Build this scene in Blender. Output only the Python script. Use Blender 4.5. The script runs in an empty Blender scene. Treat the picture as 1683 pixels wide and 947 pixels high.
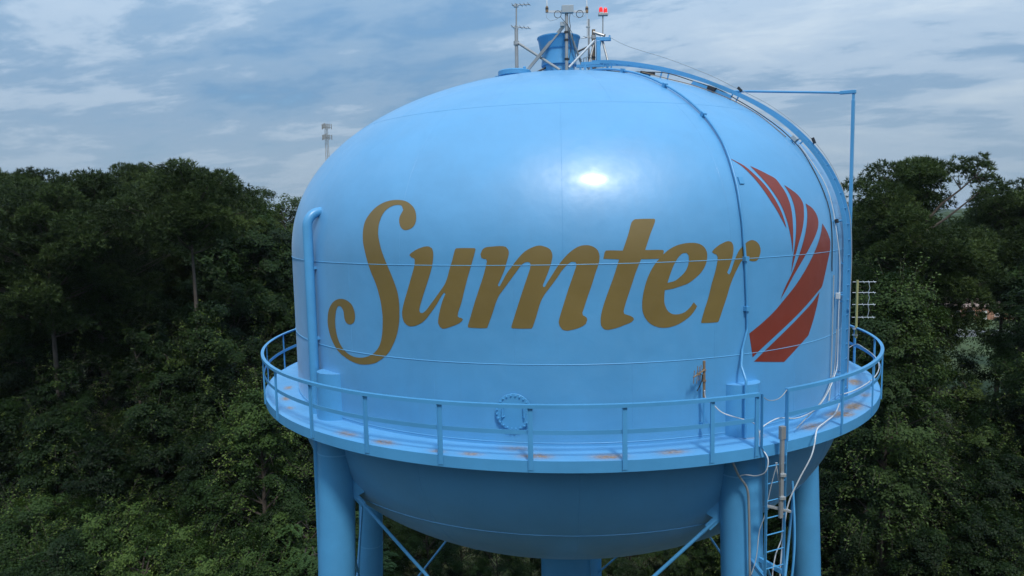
import bpy, bmesh, math, random
import numpy as np
from mathutils import Vector, Matrix
from mathutils.geometry import delaunay_2d_cdt

scene = bpy.context.scene
COL = scene.collection
rad = math.radians

# ------------------------------------------------------------------ camera
CAM = Vector((-1.6414, -23.2102, 27.0))
PITCH, ROLL = 0.100559, 0.0209656
fw = Vector((0, math.cos(PITCH), -math.sin(PITCH)))
up0 = Vector((0, math.sin(PITCH), math.cos(PITCH)))
rt0 = Vector((1, 0, 0))
cx = rt0 * math.cos(ROLL) - up0 * math.sin(ROLL)
cy = rt0 * math.sin(ROLL) + up0 * math.cos(ROLL)
cam_data = bpy.data.cameras.new("camera")
cam_data.sensor_width = 36.0
cam_data.lens = 1170.0 * 36.0 / 1683.0
cam_data.clip_start = 0.1
cam_data.clip_end = 20000.0
cam = bpy.data.objects.new("camera", cam_data)
M = Matrix((cx, cy, -fw)).transposed().to_4x4()
M.translation = CAM
cam.matrix_world = M
COL.objects.link(cam)
scene.camera = cam

# ------------------------------------------------------------------ sky
SUN_DIR = Vector((0.1405, -0.5533, 0.8210)).normalized()      # towards the sun
SUN_EL = math.asin(SUN_DIR.z)
SUN_ROT = math.atan2(SUN_DIR.x, SUN_DIR.y)
world = bpy.data.worlds.new("World")
scene.world = world
world.use_nodes = True
wt = world.node_tree
wt.nodes.clear()


def wn(kind, **kw):
    n = wt.nodes.new(kind)
    for k, v in kw.items():
        setattr(n, k, v)
    return n


def wl(a, b):
    wt.links.new(a, b)


def wmath(op, a, b=None, clamp=False):
    n = wn("ShaderNodeMath", operation=op, use_clamp=clamp)
    for i, v in enumerate((a, b)):
        if v is None:
            continue
        if isinstance(v, (int, float)):
            n.inputs[i].default_value = v
        else:
            wl(v, n.inputs[i])
    return n.outputs[0]


def wramp(x, stops):
    n = wn("ShaderNodeValToRGB")
    cr = n.color_ramp
    cr.interpolation = "EASE"
    while len(cr.elements) < len(stops):
        cr.elements.new(0.5)
    for e, (p, c) in zip(cr.elements, stops):
        e.position = p
        e.color = (c[0], c[1], c[2], 1) if isinstance(c, tuple) else (c, c, c, 1)
    wl(x, n.inputs[0])
    return n.outputs[0]


sky = wn("ShaderNodeTexSky", sky_type="NISHITA")
sky.sun_disc = False
sky.sun_elevation = SUN_EL
sky.sun_rotation = SUN_ROT
sky.altitude = 50
sky.air_density = 1.0
sky.dust_density = 2.0
sky.ozone_density = 1.5
SKY_STRENGTH = 0.12
skym = wn("ShaderNodeMixRGB", blend_type="MULTIPLY")
skym.inputs[0].default_value = 1.0
wl(sky.outputs[0], skym.inputs[1])
skym.inputs[2].default_value = (0.80, 0.95, 1.0, 1)
tc = wn("ShaderNodeTexCoord")
sep = wn("ShaderNodeSeparateXYZ")
wl(tc.outputs["Generated"], sep.inputs[0])
zc = wmath("MAXIMUM", wmath("ADD", sep.outputs[2], 0.16), 0.04)
u = wmath("DIVIDE", sep.outputs[0], zc)
v = wmath("DIVIDE", sep.outputs[1], zc)
comb = wn("ShaderNodeCombineXYZ")
wl(wmath("ADD", wmath("MULTIPLY", u, 0.55), wmath("MULTIPLY", v, 0.10)), comb.inputs[0])
wl(wmath("ADD", wmath("MULTIPLY", v, 0.75), wmath("MULTIPLY", u, 0.12)), comb.inputs[1])


def wnoise(scale, detail, rough, dist, off):
    mp = wn("ShaderNodeMapping")
    mp.inputs["Location"].default_value = off
    wl(comb.outputs[0], mp.inputs[0])
    n = wn("ShaderNodeTexNoise", noise_dimensions="3D")
    n.inputs["Scale"].default_value = scale
    n.inputs["Detail"].default_value = detail
    n.inputs["Roughness"].default_value = rough
    n.inputs["Distortion"].default_value = dist
    wl(mp.outputs[0], n.inputs[0])
    return n.outputs[0]


n_big = wnoise(0.50, 3, 0.5, 0.3, (3.1, 7.4, 0.2))
n_mid = wnoise(1.9, 8, 0.58, 0.35, (1.7, 2.2, 4.0))
n_fine = wnoise(5.0, 8, 0.62, 0.2, (8.0, 3.0, 1.0))
dens = wmath("ADD", wmath("ADD", wmath("MULTIPLY", n_big, 0.64), wmath("MULTIPLY", n_mid, 0.62)), wmath("MULTIPLY", n_fine, 0.36))
cover = wramp(dens, [(0.60, 0.60), (0.73, 0.93), (0.80, 1.0)])
shade = wramp(wmath("SUBTRACT", dens, 0.318), [(0.34, (0.130, 0.262, 0.440)), (0.47, (0.220, 0.345, 0.500)), (0.55, (0.350, 0.462, 0.595)), (0.68, (0.455, 0.552, 0.652))])
# the cloud deck thins into an even pale haze towards the horizon
hz = wramp(sep.outputs[2], [(0.0, 1.0), (0.06, 0.50), (0.18, 0.0)])
cmix = wn("ShaderNodeMixRGB")
wl(hz, cmix.inputs[0])
wl(shade, cmix.inputs[1])
cmix.inputs[2].default_value = (0.36, 0.475, 0.585, 1)
skys = wn("ShaderNodeMixRGB", blend_type="MULTIPLY")
skys.inputs[0].default_value = 1.0
wl(skym.outputs[0], skys.inputs[1])
skys.inputs[2].default_value = (SKY_STRENGTH,) * 3 + (1,)
fin = wn("ShaderNodeMixRGB")
wl(wmath("MAXIMUM", cover, hz), fin.inputs[0])
wl(skys.outputs[0], fin.inputs[1])
wl(cmix.outputs[0], fin.inputs[2])
bg = wn("ShaderNodeBackground")
# an overcast sky brightens evenly from the horizon to the zenith
wl(wmath("ADD", wmath("MULTIPLY", wmath("MAXIMUM", sep.outputs[2], 0.0), 1.6), 0.84), bg.inputs[1])
wl(fin.outputs[0], bg.inputs[0])
wo = wn("ShaderNodeOutputWorld")
wl(bg.outputs[0], wo.inputs[0])

# ------------------------------------------------------------------ sun
sun_data = bpy.data.lights.new("sun", "SUN")
sun_data.energy = 2.3
sun_data.angle = rad(8.0)
sun_data.color = (1.0, 0.965, 0.91)
sun = bpy.data.objects.new("sun", sun_data)
sun.rotation_euler = SUN_DIR.to_track_quat("Z", "Y").to_euler()
sun.location = (20, -60, 90)
COL.objects.link(sun)

# ------------------------------------------------------------------ exposure
vs = scene.view_settings
vs.view_transform = "Standard"
vs.look = "None"
vs.exposure = 0.12
vs.gamma = 1.0
vs.use_curve_mapping = False


# ================================================================== helpers
def tag(o, label=None, cat=None, group=None, kind=None):
    if label:
        o["label"] = label
    if cat:
        o["category"] = cat
    if group:
        o["group"] = group
    if kind:
        o["kind"] = kind
    return o


def link(o, parent=None):
    COL.objects.link(o)
    if parent is not None:
        o.parent = parent
    return o


def empty(name, loc, rz=0.0):
    o = bpy.data.objects.new(name, None)
    o.empty_display_size = 0.5
    o.location = loc
    o.rotation_euler = (0, 0, rz)
    return link(o)


class MB:
    """collects vertices and faces of one mesh"""

    def __init__(self):
        self.v, self.f = [], []

    def add(self, vs_, fs_):
        o = len(self.v)
        self.v += [tuple(p) for p in vs_]
        self.f += [tuple(i + o for i in f) for f in fs_]
        return self

    def box(self, c, s, rot=None):
        """centre c, full size s, optional 3x3 rotation"""
        c = Vector(c)
        pts = []
        for dz in (-.5, .5):
            for dx, dy in ((-.5, -.5), (.5, -.5), (.5, .5), (-.5, .5)):
                p = Vector((dx * s[0], dy * s[1], dz * s[2]))
                if rot is not None:
                    p = rot @ p
                pts.append(c + p)
        return self.add(pts, [(3, 2, 1, 0), (4, 5, 6, 7), (0, 1, 5, 4), (1, 2, 6, 5), (2, 3, 7, 6), (3, 0, 4, 7)])

    def beam(self, a, b, w, h, upv=(0, 0, 1)):
        """rectangular bar from a to b; w across, h along upv"""
        a, b = Vector(a), Vector(b)
        d = (b - a).normalized()
        x = d.cross(Vector(upv))
        if x.length < 1e-4:
            x = d.cross(Vector((1, 0, 0)))
        x.normalize()
        y = x.cross(d).normalized()
        return self.box((a + b) / 2, (w, (b - a).length, h), Matrix((x, d, y)).transposed())

    def tube(self, pts, r, n=8, caps=True):
        pts = [Vector(p) for p in pts]
        rs = r if isinstance(r, (list, tuple)) else [r] * len(pts)
        rings = []
        prev = None
        for i, p in enumerate(pts):
            a = pts[max(i - 1, 0)]
            b = pts[min(i + 1, len(pts) - 1)]
            d = (b - a).normalized()
            if prev is None:
                x = d.cross(Vector((0, 0, 1)))
                if x.length < 1e-3:
                    x = d.cross(Vector((1, 0, 0)))
            else:
                x = prev - d * prev.dot(d)
            x.normalize()
            prev = x
            y = d.cross(x)
            rings.append([p + (x * math.cos(t) + y * math.sin(t)) * rs[i] for t in [2 * math.pi * k / n for k in range(n)]])
        vs_ = [q for rg in rings for q in rg]
        fs_ = []
        for i in range(len(pts) - 1):
            for k in range(n):
                a, b = i * n + k, i * n + (k + 1) % n
                fs_.append((a, b, b + n, a + n))
        if caps:
            fs_.append(tuple(range(n - 1, -1, -1)))
            fs_.append(tuple((len(pts) - 1) * n + k for k in range(n)))
        return self.add(vs_, fs_)

    def lathe(self, prof, n=64, c=(0, 0, 0), cap0=False, cap1=False):
        vs_, fs_ = [], []
        for r, z in prof:
            for k in range(n):
                t = 2 * math.pi * k / n
                vs_.append((c[0] + r * math.cos(t), c[1] + r * math.sin(t), c[2] + z))
        for i in range(len(prof) - 1):
            for k in range(n):
                a, b = i * n + k, i * n + (k + 1) % n
                fs_.append((a, b, b + n, a + n))
        if cap0:
            fs_.append(tuple(range(n - 1, -1, -1)))
        if cap1:
            fs_.append(tuple((len(prof) - 1) * n + k for k in range(n)))
        return self.add(vs_, fs_)

    def arc(self, sec, a0, a1, step=1.0):
        """sweep a closed (r, z) section round the axis from a0 to a1 degrees"""
        n = max(2, int(abs(a1 - a0) / step) + 1)
        full = abs(abs(a1 - a0) - 360) < 1e-6
        m = len(sec)
        vs_, fs_ = [], []
        cnt = n if not full else n - 1
        for i in range(cnt):
            t = rad(a0 + (a1 - a0) * i / (n - 1))
            for r, z in sec:
                vs_.append((r * math.cos(t), r * math.sin(t), z))
        for i in range(cnt if full else cnt - 1):
            j = (i + 1) % cnt
            for k in range(m):
                l = (k + 1) % m
                fs_.append((i * m + k, j * m + k, j * m + l, i * m + l))
        if not full:
            fs_.append(tuple(range(m)))
            fs_.append(tuple((cnt - 1) * m + k for k in range(m - 1, -1, -1)))
        return self.add(vs_, fs_)

    def mesh(self, name, mat, smooth=False, angle=None, normals=True):
        me = bpy.data.meshes.new(name)
        me.from_pydata(self.v, [], self.f)
        if normals:
            bm = bmesh.new()
            bm.from_mesh(me)
            bmesh.ops.recalc_face_normals(bm, faces=bm.faces)
            bm.to_mesh(me)
            bm.free()
        if mat is not None:
            me.materials.append(mat)
        if smooth:
            me.polygons.foreach_set("use_smooth", [True] * len(me.polygons))
            me.set_sharp_from_angle(angle=rad(angle or 35))
        return me

    def build(self, name, mat, parent=None, smooth=False, loc=None, rz=0.0, angle=None, bevel=0.0, normals=True):
        o = bpy.data.objects.new(name, self.mesh(name, mat, smooth, angle, normals))
        if loc is not None:
            o.location = loc
        o.rotation_euler = (0, 0, rz)
        if bevel:
            m = o.modifiers.new("bevel", "BEVEL")
            m.width = bevel
            m.segments = 2
            m.limit_method = "ANGLE"
        return link(o, parent)


def inst(name, me, parent, loc=(0, 0, 0), rot=(0, 0, 0)):
    o = bpy.data.objects.new(name, me)
    o.location = loc
    o.rotation_euler = rot
    return link(o, parent)


def pol(az, r, z):
    return Vector((r * math.cos(rad(az)), r * math.sin(rad(az)), z))


# ================================================================== materials
def newmat(name):
    m = bpy.data.materials.new(name)
    m.use_nodes = True
    nt = m.node_tree
    return m, nt, nt.nodes["Principled BSDF"]


def nd(nt, kind, **kw):
    n = nt.nodes.new(kind)
    for k, v in kw.items():
        setattr(n, k, v)
    return n


def noise(nt, scale, detail=4, rough=0.55, coord="Object", stretch=None):
    t = nd(nt, "ShaderNodeTexCoord")
    n = nd(nt, "ShaderNodeTexNoise")
    n.inputs["Scale"].default_value = scale
    n.inputs["Detail"].default_value = detail
    n.inputs["Roughness"].default_value = rough
    src = t.outputs[coord]
    if stretch:
        mp = nd(nt, "ShaderNodeMapping")
        mp.inputs["Scale"].default_value = stretch
        nt.links.new(src, mp.inputs[0])
        src = mp.outputs[0]
    nt.links.new(src, n.inputs[0])
    return n.outputs[0]


def ramp(nt, x, stops):
    n = nd(nt, "ShaderNodeValToRGB")
    cr = n.color_ramp
    while len(cr.elements) < len(stops):
        cr.elements.new(0.5)
    for e, (p, c) in zip(cr.elements, stops):
        e.position = p
        e.color = (*c, 1) if isinstance(c, tuple) else (c, c, c, 1)
    nt.links.new(x, n.inputs[0])
    return n.outputs[0]


def mixc(nt, fac, a, b, blend="MIX"):
    n = nd(nt, "ShaderNodeMixRGB", blend_type=blend)
    for i, v_ in enumerate((fac, a, b)):
        if isinstance(v_, (int, float)):
            n.inputs[i].default_value = v_
        elif isinstance(v_, tuple):
            n.inputs[i].default_value = (*v_, 1)
        else:
            nt.links.new(v_, n.inputs[i])
    return n.outputs[0]


BLUE = (0.078, 0.310, 0.570)


def paint(name, col, var=0.10, rough=(0.22, 0.34), bump=0.004, bscale=1.1, streak=0.0, spec=0.6, coat=0.0):
    m, nt, b = newmat(name)
    n1 = noise(nt, 0.7, 5, 0.6)
    dark = tuple(c * (1 - var) for c in col)
    lite = tuple(min(1, c * (1 + var * 0.6)) for c in col)
    c = ramp(nt, n1, [(0.32, dark), (0.68, lite)])
    if streak:
        n3 = noise(nt, 2.4, 6, 0.62, stretch=(1.0, 1.0, 0.10))
        c = mixc(nt, ramp(nt, n3, [(0.52, 0.0), (0.78, streak)]), c, tuple(x * 0.72 + 0.02 for x in col))
    nt.links.new(c, b.inputs["Base Color"])
    n2 = noise(nt, 3.0, 4, 0.5)
    nt.links.new(ramp(nt, n2, [(0.3, rough[0]), (0.7, rough[1])]), b.inputs["Roughness"])
    b.inputs["Specular IOR Level"].default_value = spec
    b.inputs["Coat Weight"].default_value = coat
    b.inputs["Coat Roughness"].default_value = 0.14
    if coat > 0.15:                       # added sheen whitens grazing edges, imitating sky reflection on the tank
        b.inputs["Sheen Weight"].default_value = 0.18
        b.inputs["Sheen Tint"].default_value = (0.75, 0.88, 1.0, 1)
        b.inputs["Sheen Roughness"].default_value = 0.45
    if bump:
        n4 = noise(nt, bscale, 3, 0.5)
        n5 = noise(nt, 14.0, 3, 0.5)
        ad = nd(nt, "ShaderNodeMath", operation="MULTIPLY_ADD")
        nt.links.new(n5, ad.inputs[0])
        ad.inputs[1].default_value = 0.04
        nt.links.new(n4, ad.inputs[2])
        bp = nd(nt, "ShaderNodeBump")
        bp.inputs["Strength"].default_value = 1.0
        bp.inputs["Distance"].default_value = bump
        nt.links.new(ad.outputs[0], bp.inputs["Height"])
        nt.links.new(bp.outputs[0], b.inputs["Normal"])
    return m


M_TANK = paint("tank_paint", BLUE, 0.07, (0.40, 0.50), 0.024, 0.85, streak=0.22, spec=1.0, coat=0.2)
M_STEEL = paint("steelwork_paint", BLUE, 0.10, (0.30, 0.45), 0.003, 3.0, streak=0.12)
M_GOLD = paint("gold_lettering_paint", (0.185, 0.125, 0.033), 0.08, (0.42, 0.55), 0.024, 0.85, streak=0.2, spec=0.5, coat=0.12)
M_RED = paint("red_emblem_paint", (0.205, 0.033, 0.017), 0.09, (0.42, 0.55), 0.024, 0.85, streak=0.2, spec=0.5, coat=0.12)
M_SEAM = paint("lit_weld_bead_paint", (0.13, 0.40, 0.66), 0.05, (0.3, 0.4), 0.0)  # tank blue made paler: sky light caught by the beads put into colour
M_GALV = paint("galvanised_steel", (0.36, 0.36, 0.35), 0.22, (0.35, 0.55), 0.002, 9.0, streak=0.25)
M_GALV.node_tree.nodes["Principled BSDF"].inputs["Metallic"].default_value = 0.35
M_ALU = paint("brushed_aluminium", (0.62, 0.63, 0.63), 0.12, (0.3, 0.45), 0.0)
M_ALU.node_tree.nodes["Principled BSDF"].inputs["Metallic"].default_value = 0.6
M_RUSTY = paint("rusted_tube", (0.23, 0.15, 0.085), 0.35, (0.6, 0.8), 0.002, 20.0)
M_GREY = paint("grey_enclosure", (0.33, 0.37, 0.39), 0.06, (0.4, 0.5), 0.0)
M_BLACK = paint("black_rubber", (0.018, 0.018, 0.02), 0.2, (0.5, 0.65), 0.0)
M_WHITE = paint("white_jacket", (0.56, 0.59, 0.61), 0.15, (0.4, 0.55), 0.0)
M_OLIVE = paint("yellowed_fibreglass", (0.36, 0.33, 0.13), 0.15, (0.45, 0.6), 0.0)
M_CONC = paint("concrete", (0.32, 0.31, 0.29), 0.2, (0.75, 0.9), 0.004, 6.0)

m, nt, b = newmat("red_lamp_glass")
b.inputs["Base Color"].default_value = (0.75, 0.015, 0.015, 1)
b.inputs["Roughness"].default_value = 0.12
b.inputs["Emission Color"].default_value = (1.0, 0.03, 0.02, 1)
b.inputs["Emission Strength"].default_value = 0.55
M_LAMP = m

# balcony deck: the same paint, paled for light from above, with rust blooms held in a point attribute
M_DECK = paint("toplit_deck_paint", (0.115, 0.36, 0.64), 0.10, (0.35, 0.5), 0.003, 2.5)
nt = M_DECK.node_tree
b = nt.nodes["Principled BSDF"]
old = b.inputs["Base Color"].links[0].from_socket
at = nd(nt, "ShaderNodeAttribute", attribute_name="rust")
nr = noise(nt, 9.0, 6, 0.65)
mul = nd(nt, "ShaderNodeMath", operation="MULTIPLY")
nt.links.new(at.outputs["Fac"], mul.inputs[0])
nt.links.new(ramp(nt, nr, [(0.30, 0.35), (0.55, 1.0)]), mul.inputs[1])
rc = ramp(nt, noise(nt, 17.0, 4, 0.6), [(0.35, (0.19, 0.100, 0.042)), (0.65, (0.42, 0.27, 0.14))])
nt.links.new(mixc(nt, mul.outputs[0], old, rc), b.inputs["Base Color"])


def leafmat(name, dark, mid, lite, trans=0.22, rough=0.5):
    m, nt, b = newmat(name)
    at = nd(nt, "ShaderNodeAttribute", attribute_name="tint")
    oi = nd(nt, "ShaderNodeObjectInfo")
    ad = nd(nt, "ShaderNodeMath", operation="MULTIPLY_ADD")
    nt.links.new(oi.outputs["Random"], ad.inputs[0])
    ad.inputs[1].default_value = 0.30
    sub = nd(nt, "ShaderNodeMath", operation="SUBTRACT")
    nt.links.new(at.outputs["Fac"], sub.inputs[0])
    sub.inputs[1].default_value = 0.15
    nt.links.new(sub.outputs[0], ad.inputs[2])
    c = ramp(nt, ad.outputs[0], [(0.0, dark), (0.5, mid), (1.0, lite)])
    nt.links.new(c, b.inputs["Base Color"])
    b.inputs["Roughness"].default_value = rough
    b.inputs["Specular IOR Level"].default_value = 0.12
    tr = nd(nt, "ShaderNodeBsdfTranslucent")
    nt.links.new(mixc(nt, 1.0, c, (1.15, 1.25, 0.55), "MULTIPLY"), tr.inputs[0])
    mx = nd(nt, "ShaderNodeMixShader")
    mx.inputs[0].default_value = trans
    nt.links.new(b.outputs[0], mx.inputs[1])
    nt.links.new(tr.outputs[0], mx.inputs[2])
    out = nt.nodes["Material Output"]
    nt.links.new(mx.outputs[0], out.inputs[0])
    return m


M_PINE = leafmat("pine_needles", (0.011, 0.020, 0.007), (0.037, 0.059, 0.018), (0.090, 0.125, 0.036), 0.12)
M_BROAD = leafmat("broad_leaves", (0.012, 0.026, 0.008), (0.030, 0.058, 0.015), (0.080, 0.125, 0.030))
M_VINE = leafmat("vine_leaves", (0.006, 0.014, 0.004), (0.019, 0.039, 0.010), (0.110, 0.155, 0.033))
M_BRIGHT = leafmat("new_growth_leaves", (0.016, 0.034, 0.010), (0.050, 0.090, 0.021), (0.145, 0.200, 0.045))  # lighter green of new growth, a different species
M_MIMOSA = leafmat("feathery_leaves", (0.026, 0.052, 0.018), (0.050, 0.095, 0.030), (0.085, 0.140, 0.044))
M_PALE = leafmat("pale_leaves", (0.026, 0.046, 0.014), (0.052, 0.082, 0.024), (0.100, 0.140, 0.042))
M_POINT = leafmat("pointed_tree_leaves", (0.022, 0.042, 0.013), (0.060, 0.098, 0.026), (0.135, 0.190, 0.052))
M_FAR = leafmat("far_leaves", (0.020, 0.036, 0.014), (0.034, 0.056, 0.020), (0.055, 0.080, 0.028), 0.1)

m, nt, b = newmat("bark")
c = ramp(nt, noise(nt, 5.0, 6, 0.65, stretch=(1, 1, 0.25)), [(0.3, (0.030, 0.024, 0.019)), (0.7, (0.105, 0.083, 0.066))])
nt.links.new(c, b.inputs["Base Color"])
b.inputs["Roughness"].default_value = 0.9
M_BARK = m

m, nt, b = newmat("ground_litter")
c = ramp(nt, noise(nt, 0.25, 8, 0.6), [(0.3, (0.022, 0.030, 0.012)), (0.55, (0.040, 0.052, 0.018)), (0.75, (0.062, 0.058, 0.030))])
nt.links.new(c, b.inputs["Base Color"])
b.inputs["Roughness"].default_value = 0.95
M_GROUND = m

m, nt, b = newmat("mown_grass")
c = ramp(nt, noise(nt, 0.5, 8, 0.6), [(0.3, (0.032, 0.056, 0.014)), (0.7, (0.060, 0.086, 0.024))])
nt.links.new(c, b.inputs["Base Color"])
b.inputs["Roughness"].default_value = 0.9
M_LAWN = m

m, nt, b = newmat("asphalt")
c = ramp(nt, noise(nt, 1.5, 8, 0.6), [(0.3, (0.10, 0.10, 0.105)), (0.7, (0.16, 0.16, 0.16))])
nt.links.new(c, b.inputs["Base Color"])
b.inputs["Roughness"].default_value = 0.85
M_ROAD = m

m, nt, b = newmat("house_brick")
bt = nd(nt, "ShaderNodeTexBrick")
tcn = nd(nt, "ShaderNodeTexCoord")
nt.links.new(tcn.outputs["Object"], bt.inputs[0])
bt.inputs["Scale"].default_value = 4.0
bt.inputs["Color1"].default_value = (0.34, 0.15, 0.09, 1)
bt.inputs["Color2"].default_value = (0.42, 0.21, 0.13, 1)
bt.inputs["Mortar"].default_value = (0.40, 0.35, 0.30, 1)
nt.links.new(bt.outputs[0], b.inputs["Base Color"])
b.inputs["Roughness"].default_value = 0.85
M_BRICK = m
M_ROOF = paint("roof_shingles", (0.24, 0.17, 0.14), 0.25, (0.8, 0.9), 0.0)
M_TRIM = paint("white_trim", (0.75, 0.74, 0.70), 0.08, (0.5, 0.6), 0.0)
m, nt, b = newmat("window_glass")
b.inputs["Base Color"].default_value = (0.02, 0.025, 0.03, 1)
b.inputs["Roughness"].default_value = 0.06
M_GLASS = m


# ================================================================== water tower
R = 8.4                      # tank radius
Z1 = 25.9686                 # shoulder seam, where the cylinder meets the dome
Z_FAS, Z_DECK, Z_RAIL, Z_MID = 21.826, 22.066, 23.242, 22.66
R_FAS = 9.343
DOME_H = 5.376
Z_BOWL, BOWL_H = 21.574, 4.62
_t = np.concatenate([np.linspace(0, .05, 200), np.linspace(.05, np.pi / 2, 3000)[1:]])
_r = R * np.clip(np.cos(_t), 0, 1) ** (2 / 1.9)
_z = Z1 + DOME_H * np.sin(_t) ** (2 / 2.2)
_s = np.concatenate([[0], np.cumsum(np.hypot(np.diff(_r), np.diff(_z)))])
S_TOP = float(_s[-1])


def surf(s):
    """tank profile: metres of wall above the shoulder seam -> r, z, outward normal (r, z)"""
    if s <= 0:
        return R, Z1 + s, 1.0, 0.0
    r = float(np.interp(s, _s, _r))
    z = float(np.interp(s, _s, _z))
    e = 0.01
    a, b_ = max(s - e, 0), min(s + e, S_TOP)
    dr = float(np.interp(b_, _s, _r) - np.interp(a, _s, _r))
    dz = float(np.interp(b_, _s, _z) - np.interp(a, _s, _z))
    l = math.hypot(dr, dz)
    return r, z, dz / l, -dr / l


def wall(az, s, off=0.0, side=0.0):
    """point on the tank wall, lifted by off along the normal and shifted sideways"""
    r, z, nr, nz = surf(s)
    r += nr * off
    z += nz * off
    t = rad(az)
    return Vector((r * math.cos(t) - side * math.sin(t), r * math.sin(t) + side * math.cos(t), z))


tower = empty("water_tower", (0, 0, 0))
tag(tower, "tall light blue water tower on five legs with gold script lettering and red emblem", "water tower")

# ---- tank shell
prof = [(R, Z_BOWL)] + [(R, Z1 + s) for s in np.linspace(-4.2, -0.05, 24)]
for s in np.concatenate([np.linspace(0, 9.5, 150), np.linspace(9.6, S_TOP, 14)]):
    r_, z_, _, _ = surf(float(s))
    prof.append((max(r_, 0.002), z_))
shell = MB().lathe(prof, 384).build("tank_shell", M_TANK, tower, smooth=True, angle=60)

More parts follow.
